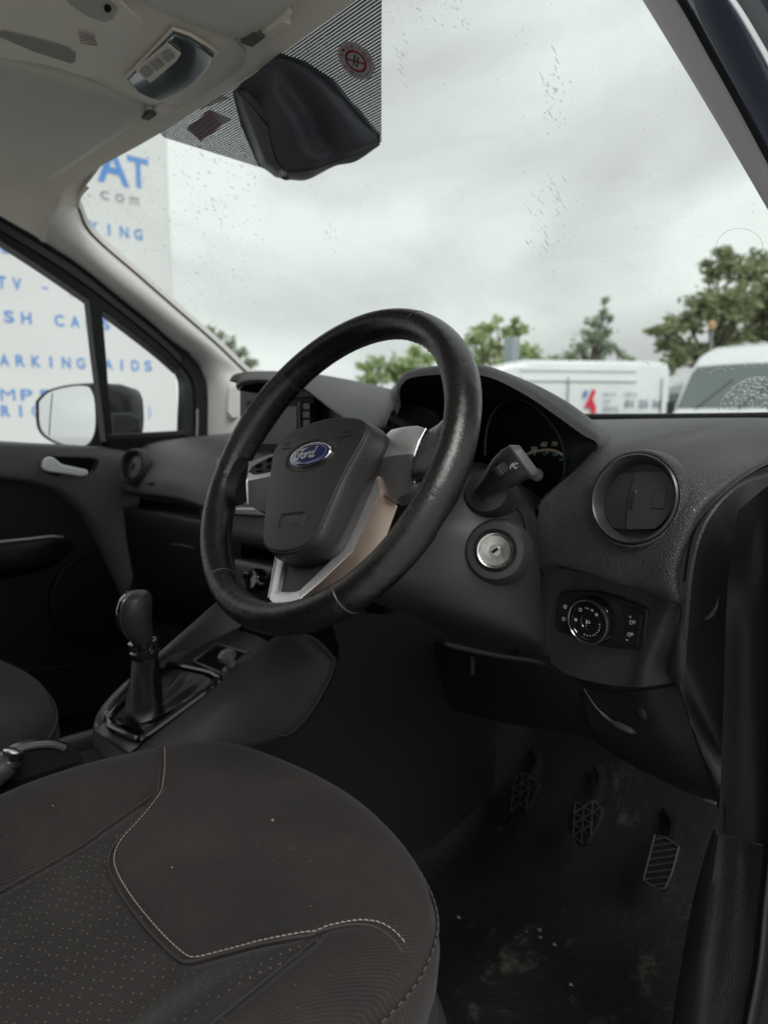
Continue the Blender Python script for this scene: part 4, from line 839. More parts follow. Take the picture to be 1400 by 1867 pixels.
# end cap beside the door post
ec = [
 [at(1475, 800, Y=.90), at(1500, 835, X=.65), at(1500, 900, X=.66)],
 [at(1424, 838, Y=.80), at(1410, 866, X=.622), at(1410, 940, X=.65)],
 [at(1360, 868, Y=.73), at(1350, 886, X=.618), at(1362, 960, X=.65)],
 [at(1314, 904, Y=.69), at(1302, 932, X=.610), at(1348, 1000, X=.65)],
 [at(1280, 940, Y=.668), at(1276, 985, X=.604), at(1342, 1040, X=.65)],
 [at(1260, 982, Y=.658), at(1262, 1050, X=.600), at(1338, 1100, X=.65)],
 [at(1238, 1048, Y=.655), at(1255, 1130, X=.600), at(1334, 1200, X=.65)],
 [at(1240, 1110, Y=.672), at(1250, 1200, X=.600), at(1330, 1300, X=.65)],
 [at(1212, 1214, Y=.69), at(1245, 1250, X=.604), at(1328, 1400, X=.65)],
 [at(1236, 1246, Y=.70), at(1264, 1340, X=.625), at(1324, 1460, X=.66)],
 [at(1262, 1320, X=.615), at(1296, 1430, X=.63), at(1320, 1520, X=.66)]]
_g = patch([[V(p) for p in r] for r in ec], 6, 5); m = MB(); m.grid([r[:7] for r in _g]); ecp = obj('end_cap', m, PAD2, dash); m = MB(); m.grid([r[6:] for r in _g]); obj('side_cap', m, mat('side_plastic', (.022, .021, .024), .5, spec=.4, grain=420, gs=.3), ecp)
q = MB(); q.tube(curve([at(x, y, X=.612) for x, y in ((1470, 832), (1400, 860), (1330, 887), (1284, 936), (1259, 988), (1247, 1060))], 5), .0014, 5); obj('cap_seam', q, MATTE, ecp)
q = MB(); q.tube(curve([at(x, y, X=.632) for x, y in ((1309, 1088), (1306, 1105), (1297, 1120), (1284, 1130))], 4), [.0006, .001, .0013, .0018, .002, .002, .002, .0024, .0024, .002, .0016, .001, .0006], 8); obj('crescent_highlight', q, PAD2, ecp)  # added ridge in lighter plastic stands in for a crescent highlight
# fuse cover and lower knee panels
fc = [
 [at(1062, 1254, Y=.682), at(1110, 1263, Y=.680), at(1180, 1259, Y=.675), at(1243, 1247, Y=.70)],
 [at(1064, 1290, Y=.685), at(1112, 1305, Y=.688), at(1190, 1310, Y=.685), at(1256, 1310, Y=.705)],
 [at(1068, 1330, Y=.70), at(1130, 1355, Y=.70), at(1210, 1370, Y=.70), at(1280, 1375, Y=.71)],
 [at(1072, 1345, Y=.76), at(1150, 1395, Y=.74), at(1240, 1430, Y=.73), at(1303, 1445, Y=.73)],
 [at(1080, 1330, Y=.86), at(1150, 1390, Y=.82), at(1240, 1440, Y=.80), at(1306, 1462, Y=.76)]]
m = netf(fc, 7, 7); fcv = obj('fuse_cover', m, HARD, dash)
q = MB(); q.tube(curve([at(x, y, Y=yy) for x, y, yy in ((1064, 1256, .680), (1085, 1288, .682), (1110, 1312, .686), (1140, 1328, .688), (1160, 1336, .692))], 4), [.001] * 6 + [.002] * 4 + [.004] * 5 + [.002, .001], 8); obj('finger_pull', q, GREYP, fcv)
q = MB(); q.lathe(at(1170, 1300, Y=.683), (0, -1, .3), [(.008, 0), (.009, .003), (.005, .005), (.001, .005)], 16, sx=.6, caps=True); obj('fastener', q, HARD, fcv)
q = MB(); q.tube(curve([at(x, y, Y=yy) for x, y, yy in ((1062, 1252, .676), (1110, 1261, .675), (1180, 1256, .671), (1243, 1245, .697))], 4), .001, 5); q.tube([at(1062, 1254, Y=.668), at(1068, 1300, Y=.684), at(1075, 1342, Y=.70)], .0009, 5); obj('cover_gap', q, MATTE, fcv)
kp = [
 [at(660, 1080, Y=.86), at(760, 1150, Y=.80), at(880, 1186, Y=.76), at(1000, 1208, Y=.69), at(1066, 1252, Y=.682)],
 [at(660, 1095, Y=.84), at(760, 1163, Y=.78), at(880, 1200, Y=.74), at(985, 1222, Y=.69), at(1064, 1262, Y=.685)],
 [at(670, 1180, Y=.84), at(770, 1225, Y=.80), at(880, 1255, Y=.76), at(985, 1285, Y=.72), at(1068, 1300, Y=.692)],
 [at(690, 1250, Y=.88), at(780, 1280, Y=.84), at(890, 1310, Y=.80), at(990, 1330, Y=.76), at(1074, 1345, Y=.71)],
 [at(700, 1240, Y=1.0), at(790, 1270, Y=.96), at(900, 1300, Y=.92), at(1000, 1320, Y=.86), at(1078, 1335, Y=.8)]]
m = netf(kp, 8, 6); obj('knee_panel', m, mat('knee_plastic', (.017, .0165, .019), .5, spec=.35, grain=420, gs=.3), dash)
# ---- instrument hood
lip = [(731, 742, .68), (728, 714, .67), (736, 697, .665), (752, 688, .66), (800, 683, .655), (881, 685, .66), (951, 716, .68), (1014, 758, .70), (1061, 792, .715), (1084, 804, .725), (1089, 815, .725), (1077, 834, .715), (1045, 862, .70), (998, 898, .675), (978, 925, .66)]
cre = [(722, 745, .74), (725, 712, .72), (733, 695, .71), (750, 684, .71), (800, 676, .72), (884, 675, .74), (966, 698, .76), (1030, 730, .77), (1078, 765, .78), (1108, 792, .785), (1104, 813, .745), (1088, 834, .725), (1052, 864, .707), (1004, 900, .68), (984, 927, .665)]
bak = [(700, 770, .86), (715, 722, .90), (728, 708, .92), (752, 700, .95), (800, 692, .98), (890, 694, 1.0), (975, 714, 1.0), (1035, 744, .98), (1080, 772, .92), (1112, 792, .84), (1108, 815, .75), (1092, 836, .73), (1056, 867, .71), (1008, 903, .685), (990, 930, .67)]
Y3 = lambda Lst: [at(x, y, Y=yy) for x, y, yy in Lst]
l3, c3, b3 = Y3(lip), Y3(cre), Y3(bak)
mid1 = [a.lerp(b, .35) + (b - a).length * V((0, -.06, .10)) * (1 if i < 10 else .2) for i, (a, b) in enumerate(zip(l3, c3))]
b4 = [p + V((0, .12, -.06 if i < 10 else -.01)) for i, p in enumerate(b3)]
m = netf([l3, mid1, c3, b3, b4], 6, 5); hood = obj('instrument_hood', m, PAD2, dash)
# inside wall of the hood down to the dial face
din = [(700, 800, .75), (722, 748, .745), (744, 739, .745), (772, 741, .745), (815, 735, .755), (890, 742, .765), (942, 729, .765), (966, 735, .765), (990, 754, .765), (1011, 780, .765), (1024, 806, .765), (1030, 835, .765), (1030, 865, .76), (1005, 905, .75), (980, 930, .74)]
d3 = Y3(din)
m = netf([l3, [a.lerp(b, .5) for a, b in zip(l3, d3)], d3], 6, 4); obj('hood_lining', m, SMOOTH, hood)
q = MB(); q.prism([at(x, y, Y=.775) for x, y in ((690, 1000), (692, 780), (705, 755), (725, 742), (745, 737), (800, 730), (890, 722), (945, 722), (972, 732), (1000, 756), (1022, 785), (1036, 820), (1038, 870), (1010, 920), (960, 1000))], (0, .02, 0)); clus = obj('instrument_cluster', q, mat('cluster_black', (.004, .004, .005), .35, spec=.3), dash, smooth=False)
q = MB(); q.tube(curve([at(x, y, Y=.755) for x, y in ((884, 830), (885, 800), (891, 768), (906, 742), (925, 730), (945, 728), (966, 736), (990, 755), (1011, 781), (1024, 808), (1029, 840), (1026, 872), (1010, 895))], 4), .0018, 6); obj('dial_hoop', q, GREYP, clus)
ap = [(699, 775), (706, 762), (719, 749), (735, 741), (750, 739), (772, 742), (790, 750), (806, 768), (815, 790), (815, 850), (699, 850)]
q = MB(); q.prism([at(x, y, Y=.70) for x, y in ap], (0, .05, 0)); obj('dial_pod', q, mat('pod_black', (.006, .006, .008), .5), clus, smooth=False)
YD = .768
q = MB()
for s_, x0, x1, y0, y1 in (('50', 967, 979, 822, 814), ('60', 986, 997, 814, 805), ('70', 1005, 1016, 813, 805)):
    a, b2, c = at(x0, y0, Y=YD), at(x1, y0, Y=YD), at(x0, y1, Y=YD); l = txt(s_, a, (1, 0, 0), (0, 0, 1), w=b2.x - a.x, h=c.z - a.z, bold=.01, shear=.25); q.add(l.v, l.f)
arc = curve([at(x, y, Y=YD) for x, y in ((955, 829), (975, 822), (998, 819), (1015, 822), (1027, 829))], 6)
q.tube(arc, .0006, 4)
for i, p in enumerate(arc):
    hh = .006 if i % 6 == 0 else .003
    q.box(p + V((0, -.0003, -hh / 2)), (.0009, .0006, hh))
obj('dial_marks', q, DIAL, clus, smooth=False)
q = MB()
for x, y in ((992, 828), (1010, 829), (1022, 838)): q.box(at(x, y, Y=YD - .001), (.004, .0005, .003))
obj('inner_marks', q, BLUEP, clus, smooth=False)
q = MB(); q.lathe(at(980, 866, Y=.766), (0, -1, .2), [(.0085, 0), (.0085, .003), (.006, .005), (.001, .006)], 20, caps=True); obj('dial_glint', q, mat('glint_grey', (.30, .30, .31), .4), clus)  # added cap stands in for a pale reflection on the dial
# ---- middle of the dashboard: display hood and crest
frE = [(430, 704, .60), (440, 694, .592), (470, 690, .588), (520, 695, .59), (556, 706, .59), (600, 738, .585), (648, 768, .585), (680, 776, .60), (705, 772, .64)]
crE = [(436, 700, .66), (446, 688, .68), (478, 683, .70), (528, 682, .74), (578, 684, .78), (630, 691, .84), (680, 702, .88), (715, 710, .88), (735, 716, .88)]
fe, ce = Y3(frE), Y3(crE); me_ = [a.lerp(b, .5) + V((0, 0, .006)) for a, b in zip(fe, ce)]
fb = [p + V((0, .004, -.007)) for p in fe]; be = [p + V((0, .25, -.05)) for p in ce]
m = netf([fb, fe, me_, ce, be], 6, 6); obj('display_hood', m, mat('crest_soft', (.068, .066, .068), .55, grain=700, gs=.25, var=.05, vs=8), dash)
# underside and flank of the display hood
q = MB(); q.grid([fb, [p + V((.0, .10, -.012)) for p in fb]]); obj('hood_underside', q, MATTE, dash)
q = MB(); q.prism([at(x, y, Y=.672) for x, y in ((438, 700), (470, 700), (575, 715), (655, 768), (655, 860), (438, 860))], (0, .02, 0)); obj('display_surround', q, mat('surround', (.028, .026, .028), .45), dash, smooth=False)
q = MB(); q.prism([at(x, y, Y=.655) for x, y in ((449, 730), (573, 722), (573, 850), (449, 850))], (0, .02, 0)); dsp = obj('display', q, DARK, dash, bev=.003)
q = MB(); q.prism([at(x, y, Y=.652) for x, y in ((455, 738), (541, 741), (541, 810), (455, 810))], (0, .002, 0)); obj('screen', q, DISP, dsp, smooth=False)
q = MB(); q.box(at(546, 765, Y=.651), (.005, .002, .058)); obj('trim_strip', q, GREYP, dsp)
for k in range(4):
    q = MB(); q.box(at(560, 741 + 15 * k, Y=.651), (.019, .003, .0105)); obj('button', q, SMOOTH, dsp, bev=.001)
# ---- passenger dash
lv = at(241, 850, X=-.598); lvn = V((.26, -.92, .28)).normalized()
pd = [
 [at(225, 806, Y=.80), at(262, 800, Y=.84), at(330, 796, Y=.86), at(385, 792, Y=.88), at(430, 788, Y=.90), at(520, 780, Y=.95)],
 [at(222, 818, Y=.70), at(268, 806, Y=.72), at(330, 803, Y=.74), at(385, 800, Y=.75), at(430, 797, Y=.76), at(520, 790, Y=.80)],
 [at(218, 838, Y=.66), at(272, 828, Y=.655), at(330, 828, Y=.66), at(385, 826, Y=.66), at(430, 824, Y=.66), at(520, 820, Y=.66)],
 [at(216, 862, Y=.635), at(268, 862, Y=.615), at(325, 866, Y=.60), at(375, 872, Y=.595), at(420, 878, Y=.59), at(490, 885, Y=.58)],
 [at(217, 885, Y=.62), at(262, 890, Y=.60), at(320, 898, Y=.585), at(362, 910, Y=.575), at(400, 925, Y=.57), at(470, 935, Y=.56)],
 [at(219, 897, Y=.625), at(262, 902, Y=.605), at(320, 910, Y=.59), at(362, 922, Y=.58), at(400, 936, Y=.575), at(470, 946, Y=.57)],
 [at(222, 900, Y=.66), at(262, 906, Y=.65), at(320, 913, Y=.64), at(362, 925, Y=.63), at(400, 938, Y=.62), at(470, 948, Y=.61)]]
m = netf(pd, 8, 8); obj('passenger_pad', m, mat('pad_light', (.085, .087, .089), .48, grain=650, gs=.4, var=.07, vs=8), dash)
q = MB(); q.tube([at(270, 883, Y=.597), at(281, 881, Y=.595)], .0015, 6); obj('airbag_mark', q, MATTE, dash)
gb = [
 [at(222, 905, Y=.68), at(300, 915, Y=.67), at(366, 925, Y=.66), at(440, 940, Y=.64)],
 [at(224, 924, Y=.66), at(300, 932, Y=.65), at(366, 944, Y=.63), at(440, 952, Y=.61)],
 [at(226, 930, Y=.61), at(300, 938, Y=.60), at(366, 950, Y=.585), at(440, 960, Y=.575)],
 [at(232, 990, Y=.61), at(300, 1000, Y=.60), at(370, 1012, Y=.585), at(440, 1020, Y=.58)],
 [at(250, 1080, Y=.64), at(310, 1090, Y=.63), at(380, 1100, Y=.62), at(440, 1110, Y=.60)],
 [at(265, 1130, Y=.72), at(320, 1140, Y=.71), at(380, 1150, Y=.70), at(440, 1160, Y=.66)]]
m = netf(gb, 6, 6); glv = obj('glovebox', m, HARD, dash)
q = MB(); q.tube([at(312, 992, Y=.593), at(330, 994, Y=.59), at(354, 999, Y=.585)], [.0012, .002, .0012], 6); obj('catch', q, GREYP, glv)
# ---- air vents
def vent(o, n, R, par, label=None):
    n = V(n); ux = (V((1, 0, 0)) - n * n.x).normalized(); uy = n.cross(ux); 
    if uy.z < 0: uy = -uy
    q = MB(); q.lathe(o, n, [(R * 1.13, -.016), (R * 1.10, -.004), (R * 1.05, .002), (R * 1.0, .0028), (R * .985, -.0005), (R * .98, -.004)], 56, ref=ux)
    v = obj('air_vent', q, PAD, par, label=label)
    q = MB(); q.lathe(o, n, [(R * .978, -.004), (R * .975, .004), (R * .94, .0055), (R * .90, .004), (R * .875, .000), (R * .855, -.001), (R * .845, -.005), (R * .82, -.010), (R * .80, -.0115), (R * .3, -.0120), (.001, -.0120)], 56, ref=ux); obj('ring', q, mat('vent_ring', (.035, .034, .038), .33), v)
    r = R * .815
    def W(a, b, h): return o + ux * a + uy * b + n * h
    tl = .16
    top_y = lambda a: r * .60 + a * tl; bot_y = lambda a: -r * .66 + a * tl * .6
    def clampc(a, b):
        l = sqrt(a * a + b * b); return (a * r / l, b * r / l) if l > r else (a, b)
    split = lambda b: -.10 * r - .14 * r * (1 - (b / r) ** 2)     # bowed dividing edge
    for side_, mt, tilt in ((-1, VENTM, .003), (1, VENTS, -.001)):
        pts = []
        bs = np.linspace(-.80, .76, 17) * r
        edge = [(split(b), b) for b in bs]
        if side_ < 0:
            out_ = [(-sqrt(max(0, r * r - b * b)), b) for b in bs[::-1]]
        else: out_ = [(sqrt(max(0, r * r - b * b)), b) for b in bs[::-1]]
        pts = edge + out_
        pts = [(a, b + a * .15) if abs(b) > .5 * r else (a, b + a * .15 * abs(b) / (.5 * r)) for a, b in pts]; pts = [clampc(a, b) for a, b in pts]
        q = MB(); q.prism([W(a + side_ * .0004, b, -.0055 + (tilt * (a / r)) + (0 if side_ < 0 else .0012)) for a, b in pts], n * -.004); obj('flap', q, mt, v, bev=.0006)
    q = MB(); q.loft([[W(-.045 * r + cos(t) * .055 * r * f, sin(t) * .27 * r * f, h) for t in np.linspace(0, 2 * pi, 20, endpoint=False)] for f, h in ((1, -.0055), (.95, -.002), (.7, -.0007))]); obj('thumb_tab', q, VENTM, v)
    q = MB()
    for k in (-1, 0, 1): q.lathe(W(-.03 * r, k * .08 * r, -.0007), n, [(.0006, 0), (.0004, .0005)], 6, caps=True); q.lathe(W(.78 * r, k * .11 * r + .1 * r, -.0038), n, [(.0006, 0), (.0004, .0005)], 6, caps=True)
    obj('grip_dots', q, GREYP, v)
    q = MB(); q.loft([[W(.62 * r + a * f, .06 * r + b * f, h) for a, b in ((-.007, -.010), (-.0075, .010), (.005, .0115), (.0055, -.009))] for f, h in ((1, -.0048), (.92, -.0038))]); obj('sheen_pad', q, VENTS, v, bev=.001)  # rectangular sheen on the flap, put into the shape as a raised patch
vent(vc, vn, .0465, dash, 'round air vent with closed flaps beside the door post')
vent(lv, lvn, .037, dash, 'round air vent at the passenger door end')
# ---- light switch
YS = .648
nS = V((.02, -1, .0)).normalized(); oS = at(1090, 1130, Y=.6665)
def sp(x, y, off=0): return atp(x, y, oS, nS) + nS * off
pl = [(1026, 1079), (1055, 1077), (1086, 1078), (1129, 1089), (1160, 1100), (1180, 1108), (1184, 1114), (1176, 1180), (1170, 1184), (1114, 1181), (1071, 1170), (1045, 1160), (1020, 1150), (1015, 1143), (1017, 1113), (1022, 1081)]
q = MB(); q.prism([sp(x, y, -.008) for x, y in pl], nS * .0115); lsw = obj('light_switch', q, mat('switch_plate', (.010, .010, .011), .42), dash, bev=.0018, seg=3)
kc = sp(1085, 1129, .0035); sx_ = (V((1, 0, 0)) - nS * nS.x).normalized(); sy_ = nS.cross(sx_); sy_ = sy_ if sy_.z > 0 else -sy_
KR = .0240
q = MB(); q.lathe(kc, nS, [(KR * 1.12, 0), (KR * 1.10, .003), (KR * 1.0, .006), (KR * 1.0, .011), (KR * .93, .0125), (KR * .8, .0125), (KR * .78, .0118), (KR * .35, .0118), (KR * .33, .0112), (.0003, .0112)], 48, caps=True); kn = obj('knob', q, GLOSS, lsw)
q = MB(); q.lathe(kc, nS, [(KR * 1.012, .0100), (KR * 1.025, .0115), (KR * .995, .0135), (KR * .955, .0137), (KR * .94, .0128)], 64); obj('chrome_ring', q, CHROME, kn)
q = MB()
def kmark(an, rr, s_=None, r2=.0006, h=.0030):
    p = kc + (sx_ * cos(radians(an)) + sy_ * sin(radians(an))) * KR * rr + nS * .0121
    if s_: l = txt(s_, p, sx_, sy_, h=h, bold=.01, center=True, depth=0); q.add(l.v, l.f)
    else: q.lathe(p, nS, [(r2, 0), (r2 * .5, .0002)], 8, caps=True)
def ringk(c, r, th, n=14):
    rr = [[c + sx_ * cos(2 * pi * k / n) * a + sy_ * sin(2 * pi * k / n) * a for k in range(n)] for a in (r - th, r + th)]; q.grid(rr, closed_u=True)
kp_ = lambda an, rr: kc + (sx_ * cos(radians(an)) + sy_ * sin(radians(an))) * KR * rr + nS * .0124
ringk(kp_(128, .62), .0017, .0003)
kmark(95, .62, '=o=', h=.0016); kmark(70, .62, 'ID', h=.0024)
def sun_icon(p, r):
    ringk(p, r * .5, r * .2, 10)
    for k in range(8): a = k * pi / 4; d = sx_ * cos(a) + sy_ * sin(a); q.tube([p + d * r * .75, p + d * r * 1.1], .0002, 4)
sun_icon(kp_(45, .62), .0017); sun_icon(kp_(182, .60), .0019); ringk(kp_(0, .0) + sx_ * .0012 - nS * .0006, .0014, .0003); q.box(kp_(0, 0) - sx_ * .0012, (.0009, .0003, .0045), (sx_, nS, sy_)); kmark(250, .20, None, .0004)
for i, s_ in enumerate('0123'): kmark(258 + i * 26, .62, s_, h=.0022)
for i in range(4): kmark(271 + i * 26, .62)
kmark(362, .6, '4', h=.0022); kmark(335, .64)
obj('knob_marks', q, WHITEM, kn, smooth=False)
for yy in ((1103, 1108, 1132), (1129, 1133, 1158)):
    pass
b1 = [(1137, 1102), (1173, 1119), (1170, 1146), (1146, 1142), (1144, 1130)]; b2_ = [(1146, 1144), (1170, 1148), (1165, 1174), (1126, 1172), (1140, 1160)]
for bb in (b1, b2_):
    q = MB(); q.prism([sp(x, y, .003) for x, y in bb], nS * .0018); obj('button', q, mat('switch_button', (.014, .014, .016), .36), lsw, bev=.0006)
q = MB()
for s_, x, y, h in (('+', 1153, 1123, .003), ('-', 1147, 1165, .0010)):
    l = txt(s_, sp(x, y, .0052), sx_, sy_, h=h, bold=.01, center=True, depth=0); q.add(l.v, l.f)
for x, y in ((1155, 1133), (1151, 1155)):
    c = sp(x, y, .0053); ringk(c, .0019, .0003, 12); q.tube([c, c + sx_ * .0012 + sy_ * .0012], .0003, 4)
    c2 = c + sx_ * .003 + sy_ * .0012; ringk(c2, .0010, .0003, 8)
    for k in range(5): a = -1 + k * .7; d = sx_ * cos(a) + sy_ * sin(a); q.tube([c2 + d * .0014, c2 + d * .0020], .0002, 4)
for (x, y), flip in (((1034, 1105), 0), ((1031, 1127), 1)):
    c = sp(x, y, .0042); sg = -1 if flip else 1
    n = 10; arc_ = [c + sx_ * (.0018 * cos(t) * sg) + sy_ * .0021 * sin(t) for t in np.linspace(-pi / 2, pi / 2, n)]; q.tube(arc_ + arc_[:1], .0003, 4)
    for k in (-1, 0, 1): q.tube([c - sx_ * sg * .0008 + sy_ * k * .0014, c - sx_ * sg * .0026 + sy_ * (k * .0014 - .0004)], .00025, 4)
    q.tube([c - sx_ * sg * .0017 + sy_ * .002, c - sx_ * sg * .0017 - sy_ * .002], .0002, 4)
obj('switch_marks', q, WHITEM, lsw, smooth=False)
q = MB(); q.tube([sp(x, y, .0045) for x, y in ((1043, 1105), (1039, 1118), (1038, 1131), (1041, 1132))], .0005, 5); obj('divider_ridge', q, GREYP, lsw)
# ---- defroster outlet by the screen
q = MB(); q.lathe(at(1408, 812, Y=.86), (0, -.1, 1), [(.05, 0), (.048, .004), (.044, .004), (.043, .0015), (.001, .0015)], 32, ref=(1, 0, 0), sx=.55, caps=True); dv = obj('side_vent', q, PAD2, dash)
q = MB()
for k in range(4): q.box(at(1408, 812, Y=.86) + V((-.012 + .008 * k, .0, .003)), (.004, .05, .002), (V((1, .3, 0)).normalized(), V((-.3, 1, 0)).normalized(), V((0, 0, 1))))
obj('side_vent_slots', q, MATTE, dv)
# ---- centre stack under the display (mostly behind the wheel)
cs = [
 [at(395, 835, Y=.64), at(450, 832, Y=.62), at(540, 828, Y=.61), at(640, 822, Y=.61), at(700, 820, Y=.62)],
 [at(388, 870, Y=.60), at(450, 868, Y=.585), at(540, 865, Y=.575), at(640, 860, Y=.58), at(700, 860, Y=.60)],
 [at(372, 900, Y=.595), at(440, 903, Y=.575), at(540, 905, Y=.565), at(640, 905, Y=.57), at(700, 905, Y=.60)],
 [at(366, 935, Y=.595), at(430, 950, Y=.57), at(520, 960, Y=.56), at(640, 965, Y=.565), at(700, 970, Y=.60)],
 [at(378, 968, Y=.60), at(430, 985, Y=.575), at(520, 995, Y=.565), at(640, 1000, Y=.57), at(700, 1000, Y=.60)],
 [at(400, 990, Y=.66), at(440, 1000, Y=.65), at(520, 1005, Y=.64), at(640, 1010, Y=.64), at(700, 1010, Y=.65)]]
m = netf(cs, 6, 6); stk_ = obj('centre_stack', m, mat('stack_grey', (.085, .087, .09), .42, var=.05), dash)
q = MB(); q.prism([at(x, y, Y=.556) for x, y in ((428, 925), (500, 925), (560, 930), (640, 930), (640, 948), (500, 944), (428, 940))], (0, .02, 0)); obj('stack_bar', q, SILVERD, stk_, bev=.004)
q = MB(); q.prism([at(x, y, Y=.64) for x, y in ((398, 990), (700, 1000), (700, 1120), (400, 1100))], (0, .02, 0)); obj('stack_lower', q, MATTE, stk_, smooth=False)
sb = [[at(425, 1010, Y=.60), at(480, 1020, Y=.60), at(560, 1035, Y=.60)], [at(428, 1022, Y=.575), at(480, 1032, Y=.575), at(560, 1045, Y=.575)], [at(430, 1058, Y=.57), at(480, 1072, Y=.57), at(560, 1085, Y=.57)], [at(420, 1100, Y=.58), at(480, 1110, Y=.58), at(560, 1120, Y=.58)]]
m = netf(sb, 4, 4); hp = obj('heater_panel', m, mat('heater_grey', (.04, .042, .045), .4), dash)
for x, y in ((455, 1050), (462, 1072)):
    q = MB(); q.box(at(x, y, Y=.568), (.022, .012, .012)); obj('button', q, GLOSS, hp, bev=.002)
for x, y in ((482, 1058), (520, 1064)):
    q = MB(); q.lathe(at(x, y, Y=.575), (0, -1, .25), [(.018, 0), (.017, .02), (.014, .024), (.001, .025)], 24, caps=True); kk = obj('heater_knob', q, GLOSS, hp)
# ================================================================== STEERING WHEEL
WC = V((.3275, .4356, 1.1473)); wt = radians(31.05); wsn_ = .0322; wph = radians(11)
wn_ = V((sin(wsn_) * cos(wt), -cos(wsn_) * cos(wt), sin(wt))); _ex = V((cos(wsn_), sin(wsn_), 0)); _ey = wn_.cross(_ex)
wex = _ex * cos(wph) + _ey * sin(wph); wey = -_ex * sin(wph) + _ey * cos(wph)
def wp(u, v, h=0): return WC + wex * u + wey * v + wn_ * h
wheel = thing('steering_wheel', 'worn black leather steering wheel with silver spokes and an oval blue badge', 'steering wheel', tuple(WC))
RC = .1688
q = MB(); rings = []
NA = 240
seams = [radians(a) for a in (61, 131, -60, -130)]
def gripf(a):       # thicker under the thumbs at ten and two
    a = (a + pi) % (2 * pi) - pi; g_ = 0
    for c in (radians(28), radians(152)): g_ += math.exp(-((a - c + pi) % (2 * pi) - pi) ** 2 / (2 * .20 ** 2))
    for c in (radians(-22), radians(202 - 360)): g_ += .5 * math.exp(-((a - c + pi) % (2 * pi) - pi) ** 2 / (2 * .2 ** 2))
    return g_
for i in range(NA):
    a = 2 * pi * i / NA; gr = gripf(a); ring = []
    dip = 1 - sum(.035 * math.exp(-(((a - s + pi) % (2 * pi) - pi) / .010) ** 2) for s in seams)
    for k in range(28):
        b = 2 * pi * k / 28
        ra = (.0152 + .0022 * gr * (1 if cos(b) < 0 else .4)) * dip; rb = (.0182 + .0015 * gr) * dip
        rr = RC + ra * cos(b); ring.append(wp(rr * cos(a), rr * sin(a), rb * sin(b)))
    rings.append(ring)
q.grid(rings, closed_u=True, closed_v=True); obj('rim', q, LEATHER, wheel, angle=80)
SEAML = mat('seam_leather', (.05, .047, .047), .38)
for s in seams:
    q = MB(); rings = [[wp((RC + (.0150 + e) * cos(b)) * cos(a), (RC + (.0150 + e) * cos(b)) * sin(a), (.0180 + e) * sin(b)) for b in np.linspace(0, 2 * pi, 28, endpoint=False)] for a, e in ((s - .006, .0), (s - .003, .0005), (s + .003, .0005), (s + .006, .0))]
    q.grid(rings, closed_u=True); obj('rim_seam', q, SEAML, wheel)
q = MB()   # inner hand stitching
for k in range(0, 200):
    a = 2 * pi * k / 200
    if any(lo < degrees_ < hi for degrees_ in [math.degrees(a) % 360] for lo, hi in ((-12, 14), (346, 372), (168, 196), (240, 300))): continue
    z = (-1) ** k * .0009; q.tube([wp((RC - .01545 - .0022 * gripf(a)) * cos(a), (RC - .01545 - .0022 * gripf(a)) * sin(a), -.004 + z), wp((RC - .01545 - .0022 * gripf(a)) * cos(a + .02), (RC - .01545 - .0022 * gripf(a)) * sin(a + .02), -.004 - z)], .0005, 4)
obj('rim_stitching', q, STITCHB, wheel)
